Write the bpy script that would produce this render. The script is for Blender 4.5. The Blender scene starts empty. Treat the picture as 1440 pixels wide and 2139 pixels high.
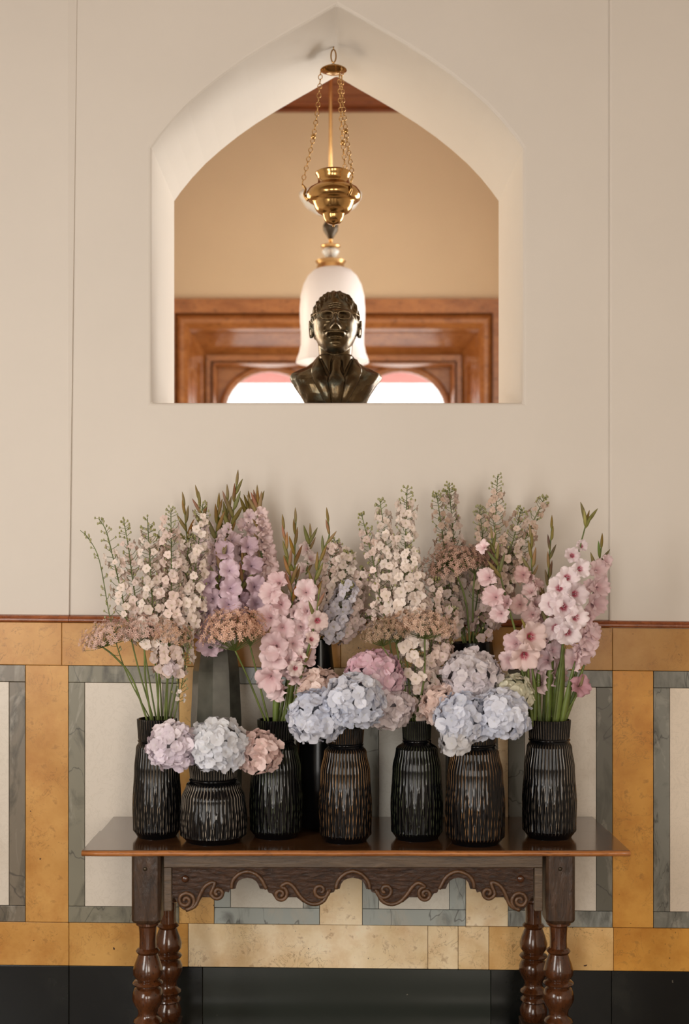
import bpy, bmesh, math, random
import numpy as np
from mathutils import Vector, Quaternion, Matrix

random.seed(7)
rng = np.random.default_rng(7)
SC = bpy.context.scene
COL = SC.collection

# ------------------------------------------------------------------ camera
F, VX, VY = 2700.0, 690.0, 1190.0          # focal length and vanishing point in photo pixels
CD, CZ = 4.05, 1.58                        # camera distance from the wall, eye height
cam = bpy.data.cameras.new('camera')
camo = bpy.data.objects.new('camera', cam)
COL.objects.link(camo)
camo.location = (0, -CD, CZ)
camo.rotation_euler = (math.pi / 2, 0, 0)
cam.sensor_fit = 'VERTICAL'
cam.sensor_height = 36.0
cam.sensor_width = 36.0
cam.lens = F / 2139 * 36.0
cam.shift_x = (720 - VX) / 2139
cam.shift_y = (VY - 1069.5) / 2139
cam.dof.use_dof = True
cam.dof.focus_distance = 3.84
cam.dof.aperture_fstop = 1.9
cam.clip_end = 60
SC.camera = camo

# ------------------------------------------------------------------ world, lights, exposure
SC.view_settings.view_transform = 'Standard'
SC.view_settings.look = 'None'
SC.view_settings.gamma = 1.0
SC.view_settings.use_curve_mapping = False
SC.view_settings.exposure = 0.06
cy = SC.cycles
cy.max_bounces = 5
cy.diffuse_bounces = 3
cy.glossy_bounces = 3
cy.transmission_bounces = 3
cy.transparent_max_bounces = 6
cy.caustics_reflective = False
cy.caustics_refractive = False
cy.adaptive_threshold = 0.05
w = bpy.data.worlds.new('daylight')
SC.world = w
w.use_nodes = True
w.node_tree.nodes['Background'].inputs[0].default_value = (1.0, 0.97, 0.93, 1)
w.node_tree.nodes['Background'].inputs[1].default_value = 2.6


def area(name, loc, target, sx, sy, power, color):
    l = bpy.data.lights.new(name, 'AREA')
    l.shape = 'RECTANGLE'
    l.size, l.size_y = sx, sy
    l.energy = power
    l.color = color
    o = bpy.data.objects.new(name, l)
    COL.objects.link(o)
    o.location = loc
    d = Vector(target) - Vector(loc)
    o.rotation_euler = d.to_track_quat('-Z', 'Y').to_euler()
    return o


# tall windows of the hall, behind and to the left of the camera, one in the back room, and an added fill light there
area('hall_window_left', (-2.1, -2.9, 1.7), (0.3, 0.2, 1.2), 1.0, 1.9, 57, (1.0, 0.98, 0.95))
area('hall_window_rear', (1.2, -6.4, 1.7), (0.6, 0, 1.3), 0.9, 2.2, 72, (1.0, 0.91, 0.80))
area('hall_door_rear', (-0.9, -6.4, 1.5), (-0.2, 0, 1.3), 0.9, 2.4, 60, (1.0, 0.97, 0.93))
area('back_room_window_right', (1.8, 1.6, 2.5), (-0.6, 0.5, 2.8), 1.4, 1.6, 76, (1.0, 0.99, 0.96))
area('back_room_fill_left', (-1.8, 1.9, 2.6), (0.6, 0.6, 2.7), 1.2, 1.5, 44, (1.0, 0.86, 0.68))  # unseen fill light, added to brighten the right jamb and soffit


def at(px, py, D):
    """photo pixel at distance D from the camera plane -> world point"""
    return Vector(((px - VX) / F * D, D - CD, CZ + (VY - py) / F * D))


def cat(pts, n):
    """Catmull-Rom through pts, n samples"""
    P = [Vector(p) for p in pts]
    if len(P) == 2:
        return [P[0].lerp(P[1], i / (n - 1)) for i in range(n)]
    P = [P[0] * 2 - P[1]] + P + [P[-1] * 2 - P[-2]]
    m = len(P) - 3
    out = []
    for i in range(n):
        u = i / (n - 1) * m
        k = min(int(u), m - 1)
        t = u - k
        a, b, c, d = P[k:k + 4]
        out.append(0.5 * ((2 * b) + (c - a) * t + (2 * a - 5 * b + 4 * c - d) * t * t + (3 * b - a - 3 * c + d) * t ** 3))
    return out


# ------------------------------------------------------------------ materials
def new_mat(name):
    m = bpy.data.materials.new(name)
    m.use_nodes = True
    nt = m.node_tree
    b = nt.nodes['Principled BSDF']
    return m, nt, b


def N(nt, typ, **kw):
    n = nt.nodes.new(typ)
    for k, v in kw.items():
        if k in n.inputs.keys():
            n.inputs[k].default_value = v
        else:
            setattr(n, k, v)
    return n


def ramp(nt, src, stops, interp='LINEAR'):
    r = nt.nodes.new('ShaderNodeValToRGB')
    r.color_ramp.interpolation = interp
    e = r.color_ramp.elements
    while len(e) < len(stops):
        e.new(0.5)
    for k, (p, c) in enumerate(stops):
        e[k].position = p
        e[k].color = (c, c, c, 1) if isinstance(c, (int, float)) else (*c, 1)
    nt.links.new(src, r.inputs[0])
    return r.outputs[0]


def mix(nt, a, b, fac, mode='MIX'):
    m = nt.nodes.new('ShaderNodeMix')
    m.data_type = 'RGBA'
    m.blend_type = mode
    for sock, v in ((m.inputs[0], fac), (m.inputs[6], a), (m.inputs[7], b)):
        if hasattr(v, 'is_output'):
            nt.links.new(v, sock)
        elif isinstance(v, (int, float)):
            sock.default_value = v
        else:
            sock.default_value = (*v, 1)
    return m.outputs[2]


def pos(nt, scale=(1, 1, 1), rand=0.0, rot=(0, 0, 0)):
    g = nt.nodes.new('ShaderNodeNewGeometry')
    v = g.outputs['Position']
    if rand:
        oi = nt.nodes.new('ShaderNodeObjectInfo')
        mu = nt.nodes.new('ShaderNodeMath')
        mu.operation = 'MULTIPLY'
        mu.inputs[1].default_value = rand
        nt.links.new(oi.outputs['Random'], mu.inputs[0])
        ad = nt.nodes.new('ShaderNodeVectorMath')
        ad.operation = 'ADD'
        nt.links.new(v, ad.inputs[0])
        nt.links.new(mu.outputs[0], ad.inputs[1])
        v = ad.outputs[0]
    mp = nt.nodes.new('ShaderNodeMapping')
    mp.inputs['Scale'].default_value = scale
    mp.inputs['Rotation'].default_value = rot
    nt.links.new(v, mp.inputs[0])
    return mp.outputs[0]


def noise(nt, vec, scale, detail=4, rough=0.55, dist=0.0):
    n = nt.nodes.new('ShaderNodeTexNoise')
    n.inputs['Scale'].default_value = scale
    n.inputs['Detail'].default_value = detail
    n.inputs['Roughness'].default_value = rough
    n.inputs['Distortion'].default_value = dist
    nt.links.new(vec, n.inputs['Vector'])
    return n.outputs['Fac']


def bump(nt, b, h, strength, dist=0.01):
    n = nt.nodes.new('ShaderNodeBump')
    n.inputs['Strength'].default_value = strength
    n.inputs['Distance'].default_value = dist
    nt.links.new(h, n.inputs['Height'])
    nt.links.new(n.outputs[0], b.inputs['Normal'])


M = {}


def simple(name, color, rough=0.5, metal=0.0, spec=0.5, var=0.0, vscale=20, bumpy=0.0, bscale=60):
    m, nt, b = new_mat(name)
    b.inputs['Roughness'].default_value = rough
    b.inputs['Metallic'].default_value = metal
    b.inputs['Specular IOR Level'].default_value = spec
    p = pos(nt)
    f = noise(nt, p, vscale)
    lo = tuple(c * (1 - var) for c in color)
    hi = tuple(min(1, c * (1 + var)) for c in color)
    nt.links.new(ramp(nt, f, [(0.3, lo), (0.7, hi)]), b.inputs['Base Color'])
    if bumpy:
        bump(nt, b, noise(nt, p, bscale), bumpy)
    M[name] = m
    return m


simple('plaster', (0.755, 0.69, 0.612), 0.75, spec=0.25, var=0.02, vscale=2.2, bumpy=0.10, bscale=9)
simple('back_plaster', (0.69, 0.535, 0.355), 0.8, spec=0.2, var=0.03, vscale=2)
simple('ceiling_paint', (0.30, 0.19, 0.11), 0.9, var=0.02)
simple('mortar', (0.22, 0.15, 0.08), 0.9, var=0.2)
simple('hall_floor', (0.16, 0.12, 0.085), 0.35, var=0.2, vscale=3)
simple('brass', (0.50, 0.29, 0.105), 0.16, 1.0, var=0.15, vscale=14)
simple('pale_brass', (0.72, 0.46, 0.20), 0.3, 1.0, var=0.1)
simple('dark_iron', (0.05, 0.035, 0.02), 0.4, 0.6, var=0.2)
simple('stem_green', (0.115, 0.150, 0.030), 0.55, var=0.35, vscale=18)
simple('leaf_green', (0.135, 0.185, 0.035), 0.45, var=0.35, vscale=14)
simple('awning', (0.80, 0.36, 0.36), 0.8, var=0.05)
simple('far_white', (0.9, 0.9, 0.88), 0.8)


def stone_mats():
    # ochre Siena marble, tinted per slab by the object colour
    m, nt, b = new_mat('ochre_marble')
    oi = nt.nodes.new('ShaderNodeObjectInfo')
    p = pos(nt, rand=7.0)
    blot = noise(nt, p, 5.0, 5, 0.6)
    c = mix(nt, oi.outputs['Color'], ramp(nt, blot, [(0.35, (0.86, 0.80, 0.70)), (0.70, (1.12, 1.18, 1.35))]), 1.0, 'MULTIPLY')
    c = mix(nt, c, ramp(nt, noise(nt, p, 9, 6, 0.65), [(0.45, (1.0, 1.0, 1.0)), (0.78, (0.80, 0.66, 0.52))]), 1.0, 'MULTIPLY')
    vn = noise(nt, p, 15, 6, 0.65, 1.2)
    vein = mix(nt, ramp(nt, vn, [(0.488, 0.0), (0.5, 0.8), (0.512, 0.0)]), ramp(nt, noise(nt, p, 7, 3, 0.5), [(0.45, 0.0), (0.62, 1.0)]), 1.0, 'MULTIPLY')
    c = mix(nt, c, (0.24, 0.11, 0.03), vein)
    c = mix(nt, c, (0.30, 0.13, 0.03), ramp(nt, noise(nt, p, 40, 4, 0.6), [(0.60, 0.0), (0.70, 0.45)]))
    pit = ramp(nt, noise(nt, p, 55, 2, 0.5), [(0.745, 0.0), (0.765, 1.0)])
    c = mix(nt, c, (0.055, 0.018, 0.008), pit)
    nt.links.new(c, b.inputs['Base Color'])
    b.inputs['Roughness'].default_value = 0.32
    b.inputs['Specular IOR Level'].default_value = 0.35
    M['ochre'] = m
    # grey veined marble
    m, nt, b = new_mat('grey_marble')
    oi = nt.nodes.new('ShaderNodeObjectInfo')
    p = pos(nt, scale=(1.0, 1.0, 0.45), rand=9.0, rot=(0, 0.7, 0))
    wv = noise(nt, p, 11, 6, 0.6, 1.2)
    c = mix(nt, oi.outputs['Color'], (0.06, 0.055, 0.042), ramp(nt, wv, [(0.30, 0.8), (0.50, 0.0)]))
    c = mix(nt, c, (0.52, 0.48, 0.40), ramp(nt, noise(nt, p, 8, 6, 0.65, 2.0), [(0.53, 0.0), (0.72, 0.65)]))
    vn = noise(nt, p, 5, 4, 0.5, 1.0)
    c = mix(nt, c, (0.05, 0.045, 0.04), ramp(nt, vn, [(0.492, 0.0), (0.5, 0.7), (0.508, 0.0)]))
    nt.links.new(c, b.inputs['Base Color'])
    b.inputs['Roughness'].default_value = 0.28
    b.inputs['Specular IOR Level'].default_value = 0.35
    M['grey'] = m
    # white marble
    m, nt, b = new_mat('white_marble')
    oi = nt.nodes.new('ShaderNodeObjectInfo')
    p = pos(nt, rand=5.0)
    c = mix(nt, oi.outputs['Color'], (0.42, 0.33, 0.23), ramp(nt, noise(nt, p, 4, 6, 0.65), [(0.55, 0.0), (0.85, 0.55)]))
    c = mix(nt, c, (0.45, 0.38, 0.29), ramp(nt, noise(nt, p, 22, 5, 0.7, 1.5), [(0.47, 0.0), (0.5, 0.22), (0.53, 0.0)]))
    nt.links.new(c, b.inputs['Base Color'])
    b.inputs['Roughness'].default_value = 0.3
    b.inputs['Specular IOR Level'].default_value = 0.35
    M['white'] = m
    # black plinth
    m, nt, b = new_mat('black_marble')
    oi = nt.nodes.new('ShaderNodeObjectInfo')
    p = pos(nt, rand=5.0)
    c = mix(nt, oi.outputs['Color'], (0.05, 0.05, 0.04), ramp(nt, noise(nt, p, 3, 5, 0.6), [(0.5, 0.0), (0.8, 0.5)]))
    c = mix(nt, c, (0.30, 0.27, 0.21), ramp(nt, noise(nt, p, 48, 3, 0.6), [(0.735, 0.0), (0.78, 0.7)]))
    nt.links.new(c, b.inputs['Base Color'])
    b.inputs['Roughness'].default_value = 0.22
    b.inputs['Specular IOR Level'].default_value = 0.4
    M['black'] = m


stone_mats()


def wood(name, dark, light, rough=0.35, scale=(1, 1, 1), bumpy=0.25, gs=10.0, coat=0.0):
    m, nt, b = new_mat(name)
    p = pos(nt, scale=scale, rand=3.0)
    g = noise(nt, p, gs, 7, 0.65, 0.6)
    fine = noise(nt, p, gs * 7, 4, 0.6)
    c = ramp(nt, g, [(0.28, dark), (0.72, light)])
    c = mix(nt, c, tuple(x * 0.25 for x in dark), ramp(nt, fine, [(0.56, 0.0), (0.70, 0.7)]))
    nt.links.new(c, b.inputs['Base Color'])
    b.inputs['Roughness'].default_value = rough
    b.inputs['Coat Weight'].default_value = coat
    b.inputs['Coat Roughness'].default_value = 0.12
    bump(nt, b, g, bumpy, 0.006)
    M[name] = m
    return m


wood('table_top_wood', (0.05, 0.020, 0.008), (0.16, 0.070, 0.026), 0.16, (0.7, 5, 5), 0.05, 8, coat=0.6)
wood('table_edge_wood', (0.24, 0.075, 0.018), (0.52, 0.20, 0.055), 0.3, (0.7, 5, 5), 0.08, 8)
wood('apron_wood', (0.010, 0.004, 0.002), (0.085, 0.034, 0.013), 0.30, (1, 2, 3.0), 1.0, 38)
wood('rail_wood', (0.055, 0.034, 0.019), (0.15, 0.094, 0.052), 0.42, (0.6, 3, 4), 0.3, 12)
wood('block_wood', (0.014, 0.007, 0.004), (0.085, 0.042, 0.020), 0.28, (3, 3, 0.8), 0.7, 14)
wood('scroll_wood', (0.05, 0.022, 0.009), (0.17, 0.082, 0.035), 0.28, (2, 2, 2), 0.4, 30)
wood('turned_wood', (0.026, 0.008, 0.003), (0.120, 0.038, 0.011), 0.16, (3, 3, 1), 0.08, 10, coat=0.4)
wood('window_wood', (0.28, 0.09, 0.022), (0.50, 0.20, 0.058), 0.26, (0.8, 2, 2), 0.03, 6, coat=0.7)
wood('ceiling_wood', (0.15, 0.038, 0.012), (0.30, 0.085, 0.026), 0.4, (0.5, 3, 3), 0.1, 6)
wood('rail_red', (0.17, 0.036, 0.010), (0.42, 0.125, 0.035), 0.25, (1, 3, 3), 0.2, 16)


def bronze():
    m, nt, b = new_mat('bronze')
    p = pos(nt)
    f = noise(nt, p, 16, 5, 0.6)
    c = ramp(nt, f, [(0.3, (0.06, 0.040, 0.021)), (0.7, (0.155, 0.107, 0.052))])
    # green patina on the cut edges of the shoulders
    g = nt.nodes.new('ShaderNodeNewGeometry')
    pat = ramp(nt, noise(nt, p, 22, 5, 0.65), [(0.52, 0.0), (0.68, 0.45)])
    c = mix(nt, c, (0.17, 0.22, 0.19), pat)
    nt.links.new(c, b.inputs['Base Color'])
    b.inputs['Metallic'].default_value = 0.85
    b.inputs['Roughness'].default_value = 0.27
    bump(nt, b, noise(nt, p, 60, 4, 0.6), 0.25, 0.004)
    M['bronze'] = m


bronze()


def petal(name, throat, edge_mul=1.0, trans=0.24, p0=0.05, p1=0.5, amount=0.85):
    """petal shader: object colour, warmed by a throat colour near the centre (mesh attribute t)"""
    m, nt, b = new_mat(name)
    oi = nt.nodes.new('ShaderNodeObjectInfo')
    at_ = nt.nodes.new('ShaderNodeAttribute')
    at_.attribute_name = 't'
    hs = nt.nodes.new('ShaderNodeHueSaturation')
    nt.links.new(oi.outputs['Color'], hs.inputs['Color'])
    mr = nt.nodes.new('ShaderNodeMapRange')
    mr.inputs['To Min'].default_value = 0.86
    mr.inputs['To Max'].default_value = 1.10
    nt.links.new(oi.outputs['Random'], mr.inputs['Value'])
    nt.links.new(mr.outputs[0], hs.inputs['Value'])
    mr2 = nt.nodes.new('ShaderNodeMapRange')
    mr2.inputs['To Min'].default_value = 1.05
    mr2.inputs['To Max'].default_value = 0.75
    nt.links.new(oi.outputs['Random'], mr2.inputs['Value'])
    nt.links.new(mr2.outputs[0], hs.inputs['Saturation'])
    f = ramp(nt, at_.outputs['Fac'], [(p0, amount), (p1, 0.0)])
    c = mix(nt, hs.outputs[0], throat, f)
    nt.links.new(c, b.inputs['Base Color'])
    b.inputs['Roughness'].default_value = 0.6
    b.inputs['Specular IOR Level'].default_value = 0.2
    tr = nt.nodes.new('ShaderNodeBsdfTranslucent')
    nt.links.new(c, tr.inputs['Color'])
    ms = nt.nodes.new('ShaderNodeMixShader')
    ms.inputs[0].default_value = trans
    out = nt.nodes['Material Output']
    nt.links.new(b.outputs[0], ms.inputs[1])
    nt.links.new(tr.outputs[0], ms.inputs[2])
    nt.links.new(ms.outputs[0], out.inputs['Surface'])
    M[name] = m
    return m


petal('hydrangea_petal', (0.62, 0.60, 0.50), p0=0.02, p1=0.22, amount=0.5)
petal('gladiolus_petal', (0.72, 0.36, 0.38), p0=0.08, p1=0.40, amount=0.45)
petal('gladiolus_red_throat', (0.55, 0.06, 0.12), p0=0.12, p1=0.30, amount=0.9)
petal('gladiolus_lilac_petal', (0.66, 0.50, 0.60), p0=0.05, p1=0.45, amount=0.4)
petal('delphinium_petal', (0.50, 0.42, 0.22), p0=0.02, p1=0.25, amount=0.7)
petal('umbel_floret', (0.25, 0.16, 0.05), p0=0.05, p1=0.35, amount=0.6)
petal('bud_skin', (0.22, 0.22, 0.05), p0=0.05, p1=0.55, amount=0.7, trans=0.1)


def vase_glass(name, ridge_glint):
    """near-black cased glass; light caught on the ridges between the flutes is painted in as a paler colour (mesh attribute cut)"""
    m, nt, b = new_mat(name)
    a = nt.nodes.new('ShaderNodeAttribute')
    a.attribute_name = 'cut'
    p = pos(nt, scale=(1, 1, 0.3))
    f = ramp(nt, a.outputs['Fac'], [(0.25, 0.0), (0.85, 1.0)])
    n2 = ramp(nt, noise(nt, p, 20, 4, 0.6), [(0.40, 0.03), (0.64, 1.0)])
    c = mix(nt, (0.0025, 0.0025, 0.003), ridge_glint, mix(nt, f, n2, 1.0, 'MULTIPLY'))  # ridge highlights painted into the base colour, broken up by noise
    nt.links.new(c, b.inputs['Base Color'])
    b.inputs['Roughness'].default_value = 0.10
    b.inputs['Specular IOR Level'].default_value = 0.32
    M[name] = m
    return m


vase_glass('glass_black_brown', (0.34, 0.27, 0.195))
vase_glass('glass_grey', (0.6, 0.51, 0.4))
vase_glass('glass_green', (0.14, 0.16, 0.08))
vase_glass('glass_amber', (0.5, 0.27, 0.11))
simple('black_glass', (0.004, 0.004, 0.004), 0.2, spec=0.25, var=0.3, vscale=9)
simple('smoked_glass', (0.085, 0.083, 0.066), 0.2, spec=0.6, var=0.5, vscale=9)


def opal():
    m, nt, b = new_mat('opal_glass')
    b.inputs['Base Color'].default_value = (0.90, 0.87, 0.86, 1)
    b.inputs['Roughness'].default_value = 0.35
    tr = nt.nodes.new('ShaderNodeBsdfTranslucent')
    tr.inputs['Color'].default_value = (0.94, 0.90, 0.88, 1)
    ms = nt.nodes.new('ShaderNodeMixShader')
    ms.inputs[0].default_value = 0.55
    nt.links.new(b.outputs[0], ms.inputs[1])
    nt.links.new(tr.outputs[0], ms.inputs[2])
    nt.links.new(ms.outputs[0], nt.nodes['Material Output'].inputs['Surface'])
    M['opal'] = m
    for nm, fac, col in (('clear_glass', 0.75, (0.95, 0.97, 0.95)), ('window_glass', 0.94, (1, 1, 1))):
        m, nt, b = new_mat(nm)
        b.inputs['Base Color'].default_value = (*[0.85 * c for c in col], 1)
        b.inputs['Roughness'].default_value = 0.05
        tp = nt.nodes.new('ShaderNodeBsdfTransparent')
        ms = nt.nodes.new('ShaderNodeMixShader')
        ms.inputs[0].default_value = fac if nm == 'window_glass' else 0.55
        nt.links.new(b.outputs[0], ms.inputs[1])
        nt.links.new(tp.outputs[0], ms.inputs[2])
        nt.links.new(ms.outputs[0], nt.nodes['Material Output'].inputs['Surface'])
        M[nm] = m


opal()


# ------------------------------------------------------------------ mesh building
class MB:
    def __init__(s):
        s.v, s.f, s.t = [], [], []

    def add(s, vs, fs, t=None):
        o = len(s.v)
        s.v += [tuple(v) for v in vs]
        s.f += [tuple(i + o for i in f) for f in fs]
        s.t += list(t) if t is not None else [1.0] * len(vs)
        return s

    def box(s, a, b):
        (x0, y0, z0), (x1, y1, z1) = a, b
        return s.add([(x0, y0, z0), (x1, y0, z0), (x1, y1, z0), (x0, y1, z0), (x0, y0, z1), (x1, y0, z1), (x1, y1, z1), (x0, y1, z1)],
                     [(0, 3, 2, 1), (4, 5, 6, 7), (0, 1, 5, 4), (1, 2, 6, 5), (2, 3, 7, 6), (3, 0, 4, 7)])

    def prism(s, poly, y0, y1):
        """polygon of (x, z) extruded from y0 (front) to y1"""
        n = len(poly)
        vs = [(x, y0, z) for x, z in poly] + [(x, y1, z) for x, z in poly]
        fs = [tuple(range(n)), tuple(range(2 * n - 1, n - 1, -1))]
        fs += [(i, i + n, (i + 1) % n + n, (i + 1) % n) for i in range(n)]
        return s.add(vs, fs)

    def tube(s, pts, rad, n=6, cap=True, t=None):
        P = [Vector(p) for p in pts]
        R = rad if isinstance(rad, (list, tuple)) else [rad] * len(P)
        ref = Vector((0.31, -0.9, 0.3))
        vs, fs, ts = [], [], []
        for i, p in enumerate(P):
            d = (P[min(i + 1, len(P) - 1)] - P[max(i - 1, 0)])
            d = d.normalized() if d.length > 1e-9 else Vector((0, 0, 1))
            a = d.cross(ref)
            if a.length < 1e-3:
                a = d.cross(Vector((1, 0, 0)))
            a.normalize()
            b = d.cross(a)
            ref = -b if False else ref
            for k in range(n):
                th = 2 * math.pi * k / n
                vs.append(p + (a * math.cos(th) + b * math.sin(th)) * R[i])
                ts.append(1.0 if t is None else t[i])
        for i in range(len(P) - 1):
            for k in range(n):
                fs.append((i * n + k, i * n + (k + 1) % n, (i + 1) * n + (k + 1) % n, (i + 1) * n + k))
        if cap:
            fs.append(tuple(range(n - 1, -1, -1)))
            fs.append(tuple(range((len(P) - 1) * n, len(P) * n)))
        return s.add(vs, fs, ts)

    def lathe(s, prof, n=32, c=(0, 0, 0), cap=True, squash=1.0, rot=0.0):
        """prof: list of (r, z)"""
        vs, fs = [], []
        for r, z in prof:
            for k in range(n):
                th = 2 * math.pi * k / n + rot
                vs.append((c[0] + r * math.cos(th), c[1] + r * math.sin(th) * squash, c[2] + z))
        m = len(prof)
        for i in range(m - 1):
            for k in range(n):
                fs.append((i * n + k, i * n + (k + 1) % n, (i + 1) * n + (k + 1) % n, (i + 1) * n + k))
        if cap:
            fs.append(tuple(range(n - 1, -1, -1)))
            fs.append(tuple(range((m - 1) * n, m * n)))
        return s.add(vs, fs)

    def ellip(s, c, r, nu=12, nv=8):
        vs, fs = [], []
        for j in range(nv + 1):
            ph = math.pi * j / nv
            for i in range(nu):
                th = 2 * math.pi * i / nu
                vs.append((c[0] + r[0] * math.sin(ph) * math.cos(th), c[1] + r[1] * math.sin(ph) * math.sin(th), c[2] - r[2] * math.cos(ph)))
        for j in range(nv):
            for i in range(nu):
                fs.append((j * nu + i, j * nu + (i + 1) % nu, (j + 1) * nu + (i + 1) % nu, (j + 1) * nu + i))
        return s.add(vs, fs)

    def mesh(s, name, smooth=True, attr=None):
        me = bpy.data.meshes.new(name)
        me.from_pydata(s.v, [], s.f)
        if attr:
            a = me.attributes.new(attr, 'FLOAT', 'POINT')
            a.data.foreach_set('value', s.t)
        me.polygons.foreach_set('use_smooth', [smooth] * len(me.polygons))
        me.update()
        return me

    def build(s, name, mat, parent=None, smooth=True, attr=None, loc=None, bevel=0.0, sharp=None):
        me = s.mesh(name, smooth, attr)
        me.materials.append(M[mat])
        o = bpy.data.objects.new(name, me)
        COL.objects.link(o)
        if parent is not None:
            o.parent = parent
        if loc is not None:
            o.location = loc
        if sharp is not None:
            me.set_sharp_from_angle(angle=math.radians(sharp))
        if bevel:
            md = o.modifiers.new('edge', 'BEVEL')
            md.width = bevel
            md.segments = 2
            md.limit_method = 'ANGLE'
            md.angle_limit = math.radians(40)
        return o


def tag(o, label=None, category=None, group=None, kind=None):
    if label:
        o['label'] = label
    if category:
        o['category'] = category
    if group:
        o['group'] = group
    if kind:
        o['kind'] = kind
    return o


def empty(name, loc, label, category, group=None):
    o = bpy.data.objects.new(name, None)
    o.empty_display_size = 0.02
    COL.objects.link(o)
    o.location = loc
    return tag(o, label, category, group)


def inst(name, me, parent, loc, rot, scale, color=None):
    o = bpy.data.objects.new(name, me)
    o.parent = parent
    o.location = loc
    o.rotation_mode = 'QUATERNION'
    o.rotation_quaternion = rot
    o.scale = (scale, scale, scale) if isinstance(scale, (int, float)) else scale
    if color is not None:
        o.color = (*color, 1)
    COL.objects.link(o)
    return o


def look(d, roll=0.0):
    return Vector(d).normalized().to_track_quat('Z', 'Y') @ Quaternion((0, 0, 1), roll)


def srgb(r, g, b, gain=1.0):
    f = lambda c: ((c / 255 + 0.055) / 1.055) ** 2.4 if c > 10 else c / 255 / 12.92
    return tuple(min(1.0, f(c) * gain) for c in (r, g, b))


# ================================================================== the hall: wall with pointed opening
XL, XR = -2.2, 2.2
ZT = 4.4
TH = 0.595
ARCH = [(317, 841), (317, 309), (334, 285), (360, 253), (392, 219), (428, 187), (468, 155), (512, 124), (558, 95), (604, 68), (650, 42), (705, 10)]
arch_l = [at(x, y, CD) for x, y in ARCH]
ax = at(705, 10, CD).x
arch_l = [(p.x, p.z) for p in arch_l]
arch_r = [(2 * ax - x, z) for x, z in reversed(arch_l[:-1])]
ZS = arch_l[0][1]                       # sill height
outline = arch_l + arch_r
ZR = at(0, 1290, CD).z                  # rail height: plaster ends here


def wall_with_arch():
    b = MB()
    n = len(outline)
    k = len(arch_l)
    for y, rev in ((0.0, False), (TH, True)):
        left = [(XL, ZS)] + arch_l + [(ax, ZT), (XL, ZT)]
        right = [(ax, ZT)] + outline[k - 1:] + [(XR, ZS), (XR, ZT)]
        low = [(XL, 0.0), (XR, 0.0), (XR, ZS), (outline[-1][0], ZS), (outline[0][0], ZS), (XL, ZS)]
        for poly in (left, right, low):
            vs = [(x, y, z) for x, z in poly]
            f = tuple(range(len(vs)))
            b.add(vs, [f if not rev else f[::-1]])
    for i in range(n):
        (x0, z0), (x1, z1) = outline[i], outline[(i + 1) % n]
        b.add([(x0, 0, z0), (x0, TH, z0), (x1, TH, z1), (x1, 0, z1)], [(0, 1, 2, 3)])
    me = b.mesh('wall_front', False)
    bm = bmesh.new()
    bm.from_mesh(me)
    bmesh.ops.remove_doubles(bm, verts=bm.verts, dist=1e-5)
    bmesh.ops.recalc_face_normals(bm, faces=bm.faces)
    bm.to_mesh(me)
    bm.free()
    me.materials.append(M['plaster'])
    o = bpy.data.objects.new('wall_front', me)
    COL.objects.link(o)
    md = o.modifiers.new('edge', 'BEVEL')
    md.width = 0.010
    md.segments = 3
    md.limit_method = 'ANGLE'
    md.angle_limit = math.radians(50)
    tag(o, 'cream plaster wall with a deep pointed-arch opening', kind='structure')
    return o


wall_front = wall_with_arch()
# shallow piers: left one with a splayed return, right one hardly proud of the wall
b = MB()
zb = ZR
xt0, xt1 = at(138, 0, CD - 0.03).x, at(159, 0, CD).x
xb0, xb1 = at(141, 1280, CD - 0.03).x, at(145, 1280, CD).x
sl_t = (xt0 - xb0) / 2.0
b.add([(XL, -0.010, zb), (xb0, -0.010, zb), (xb1, 0.001, zb), (XL, 0.001, zb), (XL, -0.010, ZT), (xt0, -0.010, ZT), (xt1 + 0.02, 0.001, ZT), (XL, 0.001, ZT)],
      [(0, 3, 2, 1), (4, 5, 6, 7), (0, 1, 5, 4), (1, 2, 6, 5), (2, 3, 7, 6), (3, 0, 4, 7)])
tag(b.build('wall_pier_left', 'plaster', smooth=False, bevel=0.004), 'plaster pier at the left with a splayed return', kind='structure')
b = MB()
xr0 = at(1272, 600, CD).x
b.box((xr0, -0.016, zb - 0.05), (XR, 0.001, ZT))
tag(b.build('wall_pier_right', 'plaster', smooth=False, bevel=0.006), 'plaster pier at the right with a bright rounded edge', kind='structure')

# floor, side walls, rear wall and ceiling of the hall
b = MB(); b.box((XL, -6.6, -0.1), (XR, 3.6, 0.0))
tag(b.build('floor', 'hall_floor', smooth=False), 'dark stone floor', kind='structure')
b = MB(); b.box((XL - 0.15, -6.6, 0), (XL, 0.0, ZT))
tag(b.build('wall_left', 'plaster', smooth=False), kind='structure')
b = MB(); b.box((XR, -6.6, 0), (XR + 0.15, 0.0, ZT))
tag(b.build('wall_right', 'plaster', smooth=False), kind='structure')
b = MB(); b.box((XL, -6.75, 0), (XR, -6.6, ZT))
tag(b.build('wall_rear', 'plaster', smooth=False), kind='structure')
b = MB(); b.box((XL, -6.6, ZT), (XR, TH, ZT + 0.1))
tag(b.build('ceiling', 'ceiling_paint', smooth=False), kind='structure')

# ================================================================== marble wainscot
TILT = 0.0095


def W(px, py, y=0.0):
    """wainscot point; the courses run slightly downhill to the right, as in the photograph"""
    p = at(px, py + TILT * (px - 60), CD)
    return (p.x, y, p.z)


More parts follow.
